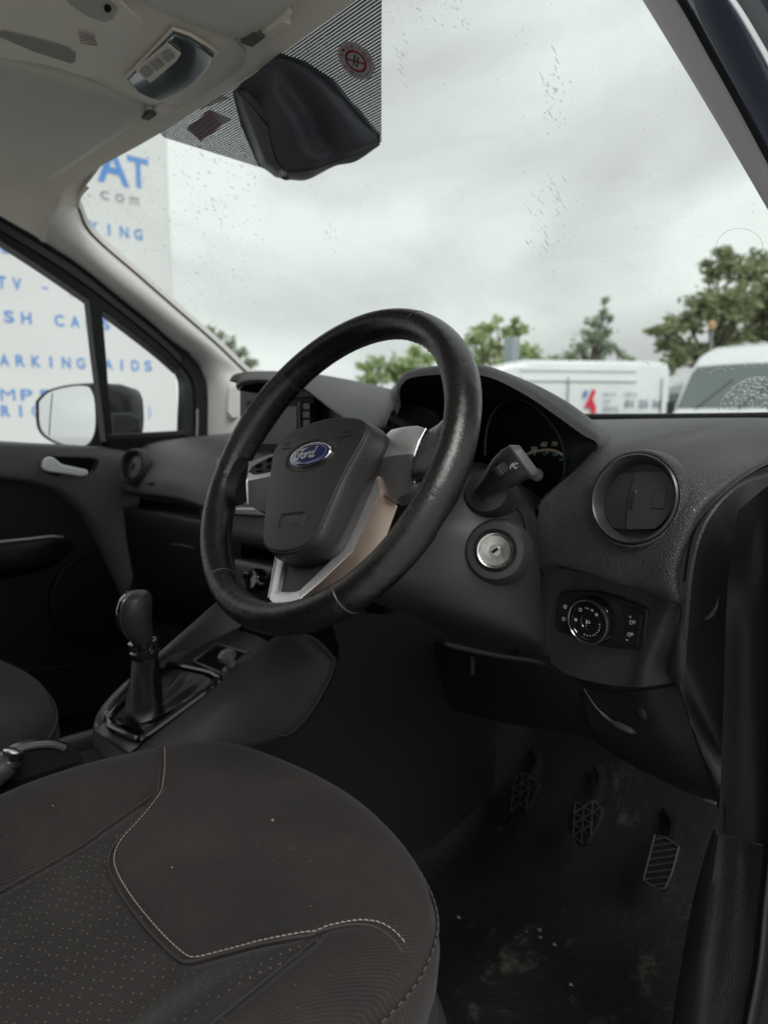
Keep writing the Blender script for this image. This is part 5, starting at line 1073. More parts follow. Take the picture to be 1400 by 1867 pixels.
for sg in (1, -1):
    W = lambda u, v, h: wp((u if sg > 0 or not .085 < u < .1279 else .085 + (u - .085) * 1.32) * sg, v, h)
    # leather wrapped arm growing out of the rim
    rings = []
    for u, vt, vb, ht, hb in ((.172, .050, -.048, .010, -.014), (.160, .038, -.040, .010, -.014), (.150, .028, -.035, .008, -.015), (.140, .024, -.033, .004, -.017), (.130, .0215, -.031, .0015, -.018), (.118, .020, -.030, -.002, -.022)):
        cv, ch_, rv, rh = (vt + vb) / 2, (ht + hb) / 2, (vt - vb) / 2, (ht - hb) / 2
        rings.append([W(u, cv + rv * (abs(cos(t)) ** .8) * (1 if cos(t) > 0 else -1), ch_ + rh * (abs(sin(t)) ** .8) * (1 if sin(t) > 0 else -1)) for t in np.linspace(0, 2 * pi, 24, endpoint=False)])
    if sg < 0: rings = rings[:4]
    q = MB(); q.loft(rings); obj('spoke_grip', q, LEATHER, wheel, angle=60)
    # silver bezel: upper facet, lower facet, leg, side wall
    T_ = [W(.050, .041, -.026), W(.062, .0395, -.019), W(.085, .036, -.014), W(.108, .029, -.007), W(.120, .0225, -.0025), W(.126, .0195, -.0015)]
    Rg = [W(.050, .004, -.016), W(.062, .003, -.013), W(.085, .001, -.009), W(.108, -.003, -.005), W(.117, -.006, -.002), W(.120, -.007, -.002)]
    T0 = [p + wn_ * -.02 + wey * .006 for p in T_]
    Lw = [W(.058, -.028, -.025), W(.068, -.031, -.023), W(.088, -.040, -.022), W(.106, -.038, -.018), W(.116, -.033, -.013), W(.119, -.031, -.012)]
    L2 = [p - wn_ * .014 for p in Lw]
    q = MB(); q.grid([T0, T_, [a.lerp(b, .15) + wn_ * .0012 for a, b in zip(T_, Rg)], [a.lerp(b, .9) + wn_ * .0006 for a, b in zip(T_, Rg)], Rg]); sb_ = obj('spoke_bezel', q, SILVER, wheel, angle=25)
    q = MB(); q.grid([Rg, [a.lerp(b, .08) for a, b in zip(Rg, Lw)], Lw, L2]); obj('spoke_underside', q, SILVERD, sb_, angle=25)  # facet tilted down; its shade is put into the darker silver
    q = MB(); q.tube([p + wn_ * .0004 for p in (W(.126, .0195, -.0015), W(.1215, .006, -.0012), W(.120, -.007, -.002), W(.119, -.031, -.012))], .0009, 6); obj('bezel_edge', q, CHROME, sb_)
    inn_ = [W(.044, -.004, -.019), W(.041, -.030, -.021), W(.037, -.062, -.021), W(.035, -.090, -.020), W(.036, -.103, -.014), W(.026, -.122, -.008), W(.0165, -.1385, -.0035)]
    outr = [W(.060, -.010, -.015), W(.0695, -.032, -.019), W(.063, -.063, -.019), W(.0565, -.093, -.0185), W(.050, -.104, -.015), W(.036, -.128, -.008), W(.0235, -.1475, -.001)]
    wall = [W(.068, -.014, -.028), W(.078, -.038, -.039), W(.073, -.068, -.040), W(.067, -.096, -.038), W(.060, -.108, -.034), W(.043, -.133, -.026), W(.027, -.151, -.014)]
    inn0 = [p - wn_ * .012 + wex * sg * -.002 for p in inn_]
    midl = [a.lerp(b, .5) + wn_ * .0012 for a, b in zip(inn_, outr)]
    q = MB(); q.grid([inn0, inn_, midl, outr]); leg = obj('lower_spoke', q, SILVER, wheel, angle=32)
    q = MB(); q.grid([[p + wn_ * .0002 for p in outr], [a.lerp(b, .06) for a, b in zip(outr, wall)], wall]); obj('spoke_side', q, WARMREFL if sg > 0 else SILVERD, leg, angle=25)
    q = MB(); q.tube([p + wn_ * .0004 for p in outr[3:]], .0008, 6); obj('polished_edge', q, CHROME, leg)
# foot of the V
q = MB(); a_ = [wp(x, y, h) for x, y, h in ((-.0165, -.1385, -.0035), (-.010, -.1405, -.003), (0, -.141, -.0028), (.010, -.1405, -.003), (.0165, -.1385, -.0035))]; b_ = [wp(x, y, h) for x, y, h in ((-.0235, -.1475, -.001), (-.014, -.1525, 0), (0, -.154, .0005), (.014, -.1525, 0), (.0235, -.1475, -.001))]
q.grid([[p - wn_ * .01 for p in a_], a_, [x.lerp(y, .5) + wn_ * .0016 for x, y in zip(a_, b_)], b_, [p - wn_ * .012 - wey * .003 for p in b_]]); obj('spoke_foot', q, SILVER, wheel, angle=40)
q = MB(); q.grid([[wp(-.045, -.088, -.022), wp(0, -.088, -.018), wp(.045, -.088, -.022)], [wp(-.038, -.104, -.018), wp(0, -.108, -.014), wp(.038, -.104, -.018)], [wp(-.026, -.124, -.012), wp(0, -.126, -.009), wp(.026, -.124, -.012)], [wp(-.015, -.141, -.0065), wp(0, -.1425, -.006), wp(.015, -.141, -.0065)]]); obj('lower_insert', q, PADS, wheel)
# hub back shell
q = MB(); q.lathe(wp(0, -.03, -.03), -wn_, [(.004, -.004), (.060, -.004), (.066, .0), (.066, .02), (.058, .04), (.05, .055)], 40, sx=1.0, caps=True); obj('hub_shell', q, MATTE, wheel)
q = MB(); q.prism([wp(x, y, -.042) for x, y in ((-.052, .042), (-.02, .05), (.02, .05), (.052, .042), (.062, 0), (.056, -.09), (.03, -.13), (-.03, -.13), (-.056, -.09), (-.062, 0))], wn_ * .016); obj('hub_backing', q, MATTE, wheel)
# airbag cover
half = [(0, .0425), (.022, .0415), (.045, .0375), (.060, .0325), (.0705, .0245), (.0730, .012), (.0690, -.006), (.0610, -.034), (.0545, -.064), (.0490, -.086), (.0430, -.0985), (.030, -.106), (.015, -.1095), (0, -.1105)]
full = [V((a, b, 0)) for a, b in half] + [V((-a, b, 0)) for a, b in half[-2:0:-1]]
oc_ = resamp(curve(full + [full[0]], 8), 161)[:-1]; cc_ = V((0, -.03, 0))
def insetc(f, fy): return [V((p.x * f, cc_.y + (p.y - cc_.y) * fy, 0)) for p in oc_]
def domeh(p): return .0225 - .9 * p.x ** 2 - .55 * (p.y + .0) ** 2 * (1 if p.y < 0 else 2.5)
rings = []
base_o = oc_
def crease_f(p): return .795 if abs(p.x) > .02 else .795 + .0 
cre_ = [V((p.x * (.86 + .08 * min(1, max(0, (p.y + .08) / .1))), cc_.y + (p.y - cc_.y) * .955, 0)) for p in oc_]
rings.append([wp(p.x * .84, p.y, -.034) for p in oc_]); rings.append([wp(p.x * .94, p.y, -.018) for p in oc_]); rings.append([wp(p.x * .995, p.y, -.008) for p in oc_]); rings.append([wp(p.x, p.y, -.004) for p in oc_])
for f in (.15, .35, .6, .85):
    rings.append([wp(*(lambda s, e: (s.x, s.y, -.006 + (domeh(e) - .0025 + .006) * sin(f * pi / 2) ** .9))(o_.lerp(e_, f), e_)) for o_, e_ in zip(oc_, cre_)])
q = MB(); q.grid(rings + [[wp(p.x, p.y, domeh(p) - .0022) for p in cre_]], closed_u=True); ab = obj('airbag_cover', q, PADS, wheel, angle=60)
def facef(x, y):  # front face height with the recessed AIRBAG panel and the horn line dents
    h = domeh(V((x, y, 0)))
    e2 = (x / .0335) ** 2 + ((y + .004) / .0165) ** 2
    if e2 < 1.25: h -= .0016 * (1 if e2 < 1.05 else (1.25 - e2) / .2)
    if abs(x) < .0175 and abs(y + .0745) < .0068: h -= .0011
    return h
rings = []
for f in np.concatenate([[1.0, .992, .985], np.linspace(.96, .02, 70)]):
    rings.append([wp(p.x * f, cc_.y + (p.y - cc_.y) * f, (facef(p.x * f, cc_.y + (p.y - cc_.y) * f) - (.0022 if f > .995 else .0008 if f > .99 else 0))) for p in cre_])
q = MB(); q.grid(rings, closed_u=True); q.f.append(tuple(range(len(q.v) - 160, len(q.v)))); fcov = obj('cover_face', q, PADW, ab, angle=70)
q = MB(); q.tube([wp(p.x, p.y, domeh(p) - .0018) for p in cre_], .0006, 5, closed=True); obj('cover_crease', q, STITCHB, ab)
l = txt('AIRBAG', wp(-.0150, -.0782, facef(0, -.0745)), wex, wey, w=.030, h=.0072, bold=.0, depth=.0003); obj('airbag_lettering', l, mat('moulded_text', (.06, .056, .056), .5), ab, smooth=False)
MARKM = mat('moulded_mark', (.012, .012, .012), .4)
for sg in (1, -1):
    q = MB()
    q.tube([wp(sg * .036, .0105, domeh(V((.036, .0105, 0))) + .0002), wp(sg * .052, .0125, domeh(V((.052, .0125, 0))) + .0002)], .0007, 5)
    c = (sg * .0455, .0165); 
    for pts in (((-.003, -.001), (-.003, .0015), (-.001, .0015), (.002, .003), (.002, -.0025), (-.001, -.001), (-.003, -.001)), ((.0035, -.001), (.0035, .0018))):
        q.tube([wp(c[0] + a, c[1] + b, domeh(V((c[0] + a, c[1] + b, 0))) + .0002) for a, b in pts], .0004, 4)
    obj('horn_mark', q, MARKM, ab)
# oval badge with script lettering
bc = (0, -.0035); BH = domeh(V((0, -.004, 0))) - .0008
def bp_(x, y, h=0): return wp(bc[0] + x, bc[1] + y, BH + h - 1.2 * (x * x))
def oval(a, b, h, n=48): return [bp_(a * cos(2 * pi * k / n), b * sin(2 * pi * k / n), h) for k in range(n)]
q = MB(); q.loft([oval(.0305, .0138, -.001), oval(.0305, .0138, .0012), oval(.0298, .0131, .0020), oval(.0288, .0121, .0017)]); bdg = obj('badge', q, CHROME, wheel)
q = MB(); q.loft([oval(.0290, .0123, .0014), oval(.0288, .0121, .0022), oval(.0265, .0105, .0026), oval(.015, .006, .0029)]); obj('badge_face', q, mat('badge_blue', (.010, .018, .115), .12, coat=1, metal=.3), bdg)
q = MB()
ov = lambda a, b, h: oval(a, b, h, 64)
q.grid([ov(.0262, .0106, .0030), ov(.0255, .0101, .0030)], closed_u=True)
def stroke(pts, ws_, n=6):
    P_ = curve([V((a, b, 0)) for a, b in pts], n); m_ = len(P_); Wd = [ws_[0] + (ws_[1] - ws_[0]) * sin(pi * i / (m_ - 1)) for i in range(m_)]
    L1, L2_ = [], []
    for i, p in enumerate(P_):
        t_ = (P_[min(i + 1, m_ - 1)] - P_[max(i - 1, 0)]).normalized(); nn = V((-t_.y, t_.x, 0)) * Wd[i]
        for lst, s in ((L1, 1), (L2_, -1)):
            c = p + nn * s; lst.append(bp_(c.x, c.y, .0033))
    q.grid([L1, L2_])
mm = .001
S_ = lambda pts, a, b: stroke([(x * mm, y * mm) for x, y in pts], (a * mm, b * mm))
S_([(-19, -2.0), (-18.5, -4.6), (-15.5, -4.9), (-13, -2.4), (-11, 1.8), (-9.4, 4.0), (-7.6, 5.2)], 0.56, 1.01)     # F stem
S_([(-15.6, 2.6), (-17, 4.4), (-15, 6.4), (-10, 6.2), (-5.5, 6.6), (-2.8, 7.4)], 0.38, 0.81)                          # F top swash
S_([(-15.5, .6), (-12.5, .9), (-9.5, .9), (-7.2, 1.8)], 0.38, 0.68)                                                  # F bar
S_([(-6.0, 1.2), (-7.8, -.4), (-8.2, -3.0), (-6.5, -4.6), (-4.4, -3.4), (-3.6, -.8), (-4.4, 1.3), (-6.0, 1.2)], 0.69, 0.94)   # o
S_([(-4.4, 1.0), (-2.6, .6), (-.8, 1.6)], 0.38, 0.54)
S_([(-.6, 2.2), (-1.4, -.8), (-2.3, -4.4)], 0.75, 0.94); S_([(-1.6, -1.6), (.2, .8), (2.2, 1.9), (3.4, 1.0)], 0.50, 0.94)       # r
S_([(8.4, .9), (6.0, 1.6), (3.8, -.6), (3.6, -3.4), (5.2, -4.5), (7.2, -2.8), (8.6, .6)], 0.69, 0.94)                # d bowl
S_([(11.2, 6.6), (9.6, 2.6), (8.0, -1.6), (8.0, -4.2), (9.6, -4.6), (11.6, -3.0)], 0.62, 1.01)                          # d stem
S_([(12.8, 6.2), (11.2, 6.9), (9.6, 6.3)], 0.38, 0.68)
obj('badge_script', q, mat('badge_silver', (.8, .82, .82), .25, metal=.8), bdg)
# buttons on the passenger side spoke
def sW(u, v, h=0): return wp(-u, v, -.0072 + (u - .10) * .16 + h)
pod = ((.092, .006), (.124, .0015), (.133, .0055), (.131, .012), (.120, .0185), (.104, .0245), (.090, .027))
q = MB(); q.loft([[sW(u, v, -.004) for u, v in pod], [sW(u, v, .0016) for u, v in pod]]); sp_ = obj('switch_pod', q, mat('pod_plastic', (.03, .033, .033), .4), wheel, bev=.001)
for c, sz in (((.104, .0195), (.011, .006)), ((.119, .0125), (.009, .005)), ((.101, .0105), (.010, .005)), ((.115, .0055), (.010, .0025))):
    q = MB(); q.box(sW(c[0], c[1], .0022), (sz[0], sz[1], .002), (wex, wey, wn_)); obj('button', q, MATTE, sp_, bev=.0008)

# ================================================================== STEERING COLUMN
colm = thing('steering_column', 'dark plastic steering column cowl with a metal key lock and a wiper stalk', 'steering column', (.35, .6, 1.05))
Dn = lambda Lst: [at(x, y, D=d) for x, y, d in Lst]
sh = [
 [(640, 850, .93), (760, 845, .92), (840, 840, .90), (900, 850, .88), (945, 880, .88), (975, 900, .90), (990, 915, .94)],
 [(650, 870, .83), (760, 862, .82), (830, 868, .79), (885, 890, .775), (925, 905, .78), (952, 918, .79), (975, 930, .83)],
 [(660, 930, .77), (760, 935, .76), (830, 940, .752), (880, 942, .752), (925, 948, .757), (958, 958, .775), (983, 962, .82)],
 [(665, 1010, .75), (760, 1010, .745), (830, 1008, .742), (895, 1008, .742), (940, 1010, .750), (972, 1012, .775), (988, 1012, .83)],
 [(670, 1060, .755), (760, 1072, .75), (830, 1078, .745), (895, 1082, .745), (945, 1085, .757), (978, 1088, .785), (992, 1085, .84)],
 [(680, 1095, .79), (760, 1112, .78), (830, 1132, .772), (895, 1148, .772), (950, 1160, .785), (985, 1168, .81), (1002, 1168, .86)],
 [(685, 1100, .86), (760, 1125, .86), (830, 1148, .85), (900, 1172, .85), (955, 1186, .86), (992, 1196, .88), (1008, 1190, .92)]]
m = netf([Dn(r) for r in sh], 7, 7); shr = obj('shroud', m, mat('shroud_plastic', (.026, .024, .028), .47, grain=1000, gs=.12, var=.05, vs=12, dust=.3), colm)
q = MB(); q.tube(curve(Dn([(925, 912, .775), (948, 935, .765), (957, 965, .768), (950, 985, .765)]), 4), .0008, 5); obj('shroud_seam', q, MATTE, shr)
kc2 = at(902, 1004, D=.728); kn2 = (CAM - kc2).normalized().lerp(V((.35, -.9, .28)), .55).normalized()
q = MB(); q.lathe(kc2, kn2, [(.036, -.022), (.033, -.008), (.031, -.002), (.029, .001), (.0225, .0015), (.0215, -.003), (.0195, -.0045)], 48); bs = obj('lock_boss', q, mat('boss_plastic', (.03, .029, .033), .45), colm)
q = MB(); q.lathe(kc2, kn2, [(.0195, -.006), (.0188, .002), (.0178, .0035), (.0165, .0030), (.0150, .0012), (.006, .0004), (.0055, .0010), (.0002, .0010)], 48, caps=True); lk = obj('ignition_lock', q, LOCKM, colm)
kx = (V((1, .5, 0)) - kn2 * V((1, .5, 0)).dot(kn2)).normalized(); ky = kn2.cross(kx)
a45 = radians(-50)
q = MB(); q.box(kc2 + kn2 * .0010, (.0028, .0070, .0008), (kx * cos(a45) + ky * sin(a45), ky * cos(a45) - kx * sin(a45), kn2)); obj('keyhole', q, MATTE, lk)
# stalk
sb0 = at(900, 915, D=.79); s1 = at(885, 893, D=.745)
q = MB(); ax = (s1 - sb0).normalized(); q.lathe(sb0, ax, [(.031, 0), (.0285, .02), (.0250, .040), (.0225, .046), (.012, .050), (.001, .050)], 32, caps=True); obj('stalk_boot', q, mat('stalk_boot', (.026, .026, .028), .45), colm)
p0, p1, p2, p3 = at(872, 902, D=.74), at(897, 878, D=.72), at(935, 848, D=.705), at(964, 836, D=.70)
dd = (p3 - p0).normalized(); vw = (CAM - p2).normalized(); sdv = dd.cross(vw).normalized(); 
def sring(c, rx, ry, pw=.7, sh=0): return [c + sdv * (rx * (abs(cos(t)) ** pw) * (1 if cos(t) > 0 else -1)) + vw * (ry * (abs(sin(t)) ** pw) * (1 if sin(t) > 0 else -1)) for t in np.linspace(0, 2 * pi, 24, endpoint=False)]
q = MB(); q.loft([sring(p0, .008, .007, 1), sring(p0.lerp(p1, .5), .0095, .008, 1), sring(p1, .0125, .010, .9), sring(p1.lerp(p2, .5), .0175, .012, .75), sring(p2, .0190, .013, .7), sring(p2.lerp(p3, .35), .0195, .0135, .65)]); stalk = obj('wiper_stalk', q, mat('stalk_black', (.017, .017, .019), .38), colm, angle=50)
pe = p2.lerp(p3, .35)
q = MB(); q.loft([sring(pe, .0192, .0140, .6), sring(pe + dd * .003, .0200, .0145, .55), sring(p3 - dd * .003, .0185, .0140, .5), sring(p3, .0165, .0125, .5)]); obj('stalk_tip', q, mat('stalk_tip', (.085, .08, .085), .45), stalk, bev=.001)
q = MB(); q.lathe(p1.lerp(p2, .50) + vw * .0095 - sdv * .004, sdv, [(.0001, -.005), (.0085, -.005), (.0085, .005), (.0001, .005)], 20, ref=dd)
rc_ = obj('thumb_roller', q, SMOOTH, stalk, bev=.0005)
q = MB()
for k in range(7):
    a = radians(20 + k * 23); c = p1.lerp(p2, .50) + vw * .0095 - sdv * .004; q.tube([c + (dd * cos(a) + vw * sin(a)) * .0087 - sdv * .0045, c + (dd * cos(a) + vw * sin(a)) * .0087 + sdv * .0045], .0006, 4)
obj('roller_ribs', q, GREYP, rc_)
q = MB(); c = p2 + vw * .0137 + sdv * .001
for t0, t1, r in ((.4, 2.7, .0055), (.7, 2.4, .0038)): q.tube([c + dd * (cos(t) * r) - sdv * (sin(t) * r - .003) for t in np.linspace(t0, t1, 8)], .0004, 4)
q.tube([c - sdv * -.003, c - sdv * .002], .0004, 4); q.tube([c + dd * .003 + sdv * .003, c - dd * .001 + sdv * .003], .0004, 4)
obj('stalk_marks', q, WHITEM, stalk)
# ================================================================== CENTRE CONSOLE
con = thing('centre_console', 'low dark centre console with raised side wings around the gear lever', 'centre console', (0, .45, .45))
ow = [
 [at(226, 1378, X=.045), at(240, 1371, X=.056), at(250, 1374, X=.072), at(268, 1382, X=.095), at(275, 1400, X=.108), at(280, 1470, X=.11)],
 [at(312, 1303, X=.050), at(320, 1300, X=.056), at(336, 1306, X=.072), at(362, 1330, X=.098), at(392, 1364, X=.115), at(400, 1450, X=.118)],
 [at(388, 1240, X=.050), at(396, 1237, X=.056), at(414, 1243, X=.072), at(450, 1270, X=.100), at(500, 1325, X=.118), at(505, 1380, X=.121)],
 [at(448, 1195, X=.050), at(456, 1191, X=.056), at(478, 1197, X=.074), at(520, 1228, X=.102), at(562, 1285, X=.120), at(566, 1330, X=.123)],
 [at(492, 1168, X=.050), at(500, 1164, X=.056), at(528, 1170, X=.076), at(570, 1195, X=.104), at(603, 1222, X=.122), at(612, 1245, X=.126)],
 [at(515, 1152, X=.050), at(524, 1148, X=.058), at(548, 1152, X=.078), at(580, 1166, X=.106), at(604, 1190, X=.122), at(616, 1205, X=.127)]]
m = netf(ow, 6, 7); obj('side_wing', m, mat('wing_soft', (.036, .033, .036), .5, spec=.35, grain=420, gs=.2, var=.05, vs=10, dust=.15), con)
side_ = [
 [at(600, 1120, X=.135), at(690, 1080, X=.15), at(780, 1140, X=.16), at(860, 1180, X=.17)],
 [at(618, 1200, X=.132), at(690, 1210, X=.14), at(790, 1250, X=.15), at(900, 1300, X=.16)],
 [at(580, 1290, X=.130), at(660, 1320, X=.135), at(780, 1400, X=.14), at(900, 1450, X=.15)],
 [at(530, 1342, X=.129), at(620, 1400, X=.132), at(740, 1490, X=.135), at(880, 1560, X=.14)],
 [at(420, 1370, X=.128), at(560, 1480, X=.130), at(700, 1580, X=.132), at(860, 1660, X=.135)]]
m = netf(side_, 5, 5); sd_o = obj('side_panel', m, mat('tunnel_trim', (.010, .0095, .011), .55, spec=.25, grain=420, gs=.3), con)
q = MB(); q.tube(curve([at(x, y, X=.1285) for x, y in ((460, 1330), (505, 1338), (524, 1340), (550, 1318), (575, 1285), (600, 1240), (608, 1212), (600, 1190), (575, 1166), (548, 1152))], 4), .0010, 5); obj('panel_seam', q, GREYP, sd_o)
opn = V((0, .33, .779)); onn = V((0, -.42, 1)).normalized()
def op(x, y, off=0): return atp(x, y, opn + onn * off, onn)
# plate and rim
plt = [
 [op(176, 1334, -.004), op(205, 1354, .002), op(236, 1372, .0)],
 [op(186, 1322), op(216, 1345, -.004), op(250, 1362)],
 [op(228, 1266), op(275, 1285, -.004), op(320, 1302)],
 [op(300, 1212), op(350, 1222, -.002), op(395, 1240)],
 [op(352, 1186), op(395, 1196), op(436, 1213)],
 [op(402, 1160), op(440, 1172), op(474, 1192)], [op(430, 1147), op(470, 1160), op(500, 1178)]]
m = netf(plt, 5, 5); obj('top_plate', m, mat('console_plate', (.032, .033, .034), .36, var=.05), con)
lw = [
 [at(235, 1374, X=.056), at(205, 1362, X=.02), at(180, 1345, X=-.035), at(171, 1328, X=-.060), at(180, 1300, X=-.062), at(212, 1262, X=-.062), at(250, 1228, X=-.062), at(294, 1190, X=-.062), at(340, 1150, X=-.062), at(440, 1062, X=-.062)],
 [at(240, 1370, X=.056), at(212, 1356, X=.02), at(188, 1338, X=-.035), at(179, 1326, X=-.055), at(187, 1303, X=-.056), at(218, 1267, X=-.056), at(256, 1233, X=-.056), at(300, 1194, X=-.056), at(346, 1154, X=-.056), at(447, 1067, X=-.056)],
 [at(246, 1362, X=.05), at(216, 1349, X=.02), at(193, 1332, X=-.034), at(185, 1324, X=-.050), at(195, 1305, X=-.051), op(228, 1268, -.001), op(264, 1238, -.001), op(304, 1211, -.001), op(350, 1187, -.001), op(440, 1142, -.001)]]
lw.insert(0, [p + V((-.004, -.002, -.06)) for p in lw[0]]); lw.insert(0, [p + V((-.004, 0, -.25)) for p in lw[0]])
m = netf(lw, 4, 4); obj('side_wing', m, mat('wing_edge', (.065, .066, .068), .42, var=.05), con)
br = [(196, 1309), (204, 1325), (250, 1345), (262, 1343), (330, 1294), (397, 1243), (395, 1234), (378, 1226), (310, 1212), (296, 1214)]
q = MB(); q.prism([op(x, y, -.002) for x, y in br], onn * .0035); obj('gaiter_well', q, MATTE, con, smooth=False)
q = MB(); q.tube(curve([op(x, y, .004) for x, y in br + br[:1]], 5)[:-1], .0048, 8, closed=True); srr = obj('gaiter_frame', q, GLOSS, con)
q = MB(); q.box((0, .30, .60), (.12, .75, .28)); obj('tunnel', q, DARK, con, bev=.02)
# open tray, plug, socket wall
tr_ = [(357, 1206), (397, 1180), (446, 1192), (402, 1222)]
q = MB(); q.prism([op(x, y, .001) for x, y in tr_], onn * -.001); obj('tray_opening', q, MATTE, con, smooth=False)
q = MB(); q.tube([op(x, y, .0015) for x, y in ((350, 1206), (396, 1175), (454, 1191), (404, 1227))], .0035, 8, closed=True); obj('tray_rim', q, mat('tray_rim', (.05, .052, .053), .35), con)
q = MB(); q.lathe(op(425, 1218, .0), onn, [(.014, 0), (.014, .004), (.009, .006), (.008, .016), (.013, .019), (.013, .026), (.009, .029), (.001, .0295)], 24, caps=True); obj('power_plug', q, mat('plug_grey', (.10, .105, .11), .3), con)
q = MB(); q.prism([at(x, y, Y=.62) for x, y in ((396, 1120), (500, 1150), (500, 1185), (396, 1165))], (0, .02, 0)); sk = obj('socket_panel', q, DARK, con, smooth=False)
q = MB(); q.box(at(434, 1152, Y=.616), (.008, .004, .016)); q.tube([at(402, 1140, Y=.615), at(428, 1150, Y=.615)], .0015, 5); obj('socket', q, GREYP, sk)
# ---- gear lever
gl_ = thing('gear_lever', 'gear lever with a glossy black and leather knob above a folded black gaiter', 'gear lever', tuple(op(290, 1280)))
bpts = [op(x, y, .006) for x, y in ((208, 1308), (214, 1320), (252, 1336), (262, 1334), (324, 1290), (384, 1245), (384, 1238), (372, 1231), (314, 1219), (300, 1221))]
b0 = resamp(bpts + [bpts[0]], 65)[:-1]; nk = at(265, 1195, D=1.00)
rings = []
ax_ = V((0, -.12, 1)).normalized()
gx = V((1, 0, 0)); gy = ax_.cross(gx)
# align the neck ring with the base ring by angle
bc0 = sum(b0, V((0, 0, 0))) / 64
def ang_(p): d = p - bc0; return atan2(d.dot(V((0, .957, .29))), d.x)
foot = op(266, 1306, .010)
for f in np.concatenate([np.linspace(0, 1, 8), np.linspace(1.08, 2, 12)]):
    ring = []
    for p in b0:
        a = ang_(p); dr_ = gx * cos(a) + gy * sin(a)
        if f <= 1:
            e = p.lerp(foot + dr_ * .0235, f ** .85); fo = sin(pi * f) * sin(9 * a + 2) * .0035; e = e + onn.normalized() * (fo + .004 * f * f - .001 * sin(pi * f)); ring.append(e)
        else:
            g_ = f - 1; c = foot.lerp(nk, g_); rr_ = (.0235 * (1 - g_) ** 1 + .0175 * g_) * (1 + .09 * sin(pi * min(1, g_ * 1.2)) * sin(5 * a + 3 * g_) + .10 * (1 - g_) ** 3)
            ring.append(c + dr_ * rr_ + onn.normalized() * .006 * (1 - g_))
    rings.append(ring)
q = MB(); q.loft(rings, caps=False); obj('gaiter', q, BOOT, gl_)
q = MB(); q.lathe(nk - ax_ * .001, ax_, [(.0185, 0), (.020, .002), (.020, .010), (.0175, .012), (.0175, .015), (.020, .017), (.020, .024), (.013, .026)], 32, caps=True); obj('collar', q, mat('collar_gloss', (.012, .012, .013), .1, coat=1), gl_)
q = MB(); q.tube([nk + ax_ * .02, nk + ax_ * .045], .011, 16); obj('shaft', q, GLOSS, gl_)
kt = at(247, 1080, D=.955)
def kring(px, py, D, rx, ry): 
    c = at(px, py, D=D); return [c + _R * rx * cos(t) + (V((-_R.y, _R.x, 0))) * ry * sin(t) for t in np.linspace(0, 2 * pi, 28, endpoint=False)]
kr = [(262, 1178, .985, .012, .012), (259, 1166, .98, .015, .016), (254, 1155, .975, .0185, .021), (248, 1140, .97, .0205, .025), (246, 1122, .965, .0220, .027), (246, 1105, .962, .0225, .027), (248, 1092, .96, .0210, .025), (250, 1084, .958, .0175, .020), (251, 1079, .957, .012, .013), (251, 1077, .957, .004, .004)]
q = MB(); q.loft([kring(*k) for k in kr]); obj('knob', q, mat('knob_leather', (.035, .033, .033), .38, grain=900, gs=.2), gl_, angle=70)
# glossy shield on its face
def kp2(px, py, extra=.0): 
    D_ = .9375 + extra; return at(px, py, D=D_)
sh_ = [[kring(*k)[i] + (kring(*k)[i] - at(k[0], k[1], D=k[2])) * .05 for i in (13, 14, 15, 16, 17, 18, 19)] for k in kr[2:9]]
q = MB(); q.grid(sh_); obj('knob_face', q, SHINY, gl_, solid=.002)
q = MB(); q.tube([r[-1] for r in sh_], .0011, 6); obj('knob_edge', q, CHROME, gl_)
# ---- handbrake
hb = thing('handbrake', 'black handbrake lever with a chrome release button lying between the seats', 'handbrake', tuple(at(60, 1400, X=0)))
q = MB(); q.tube([at(-90, 1462, X=.0), at(-50, 1438, X=.0), at(-10, 1412, X=.0), at(12, 1396, X=.0), at(17, 1391, X=0)], [.016, .017, .017, .0155, .0135], 20); obj('grip', q, mat('grip_leather', (.05, .05, .052), .4, grain=900, gs=.2), hb)
bx = at(17, 1391, X=0); bd_ = (at(24, 1371, X=0) - bx).normalized()
q = MB(); q.lathe(bx, bd_, [(.0135, -.004), (.0145, 0), (.0125, .003), (.0100, .003)], 28); obj('button_collar', q, SMOOTH, hb)
q = MB(); q.lathe(bx, bd_, [(.0100, 0), (.0095, .008), (.0115, .012), (.0115, .015), (.009, .0165), (.001, .017)], 28, caps=True); obj('release_button', q, CHROME, hb)
ap_ = [(-20, 1392), (0, 1368), (22, 1354), (48, 1346), (75, 1343), (100, 1345), (120, 1352), (140, 1368), (158, 1392), (168, 1430), (160, 1500), (-20, 1500)]
q = MB(); q.prism([at(x, y, X=-.035) for x, y in ap_], (.020, 0, 0)); obj('side_cover', q, mat('cover_gloss', (.02, .021, .022), .2, coat=.3), hb, bev=.006, seg=3)
q = MB(); q.tube(curve([at(x, y, X=-.012) for x, y in ((2, 1385), (25, 1370), (52, 1361), (78, 1357), (100, 1358), (118, 1364))], 4), .0045, 8); obj('cover_rib', q, mat('rib_grey', (.10, .102, .10), .3), hb)
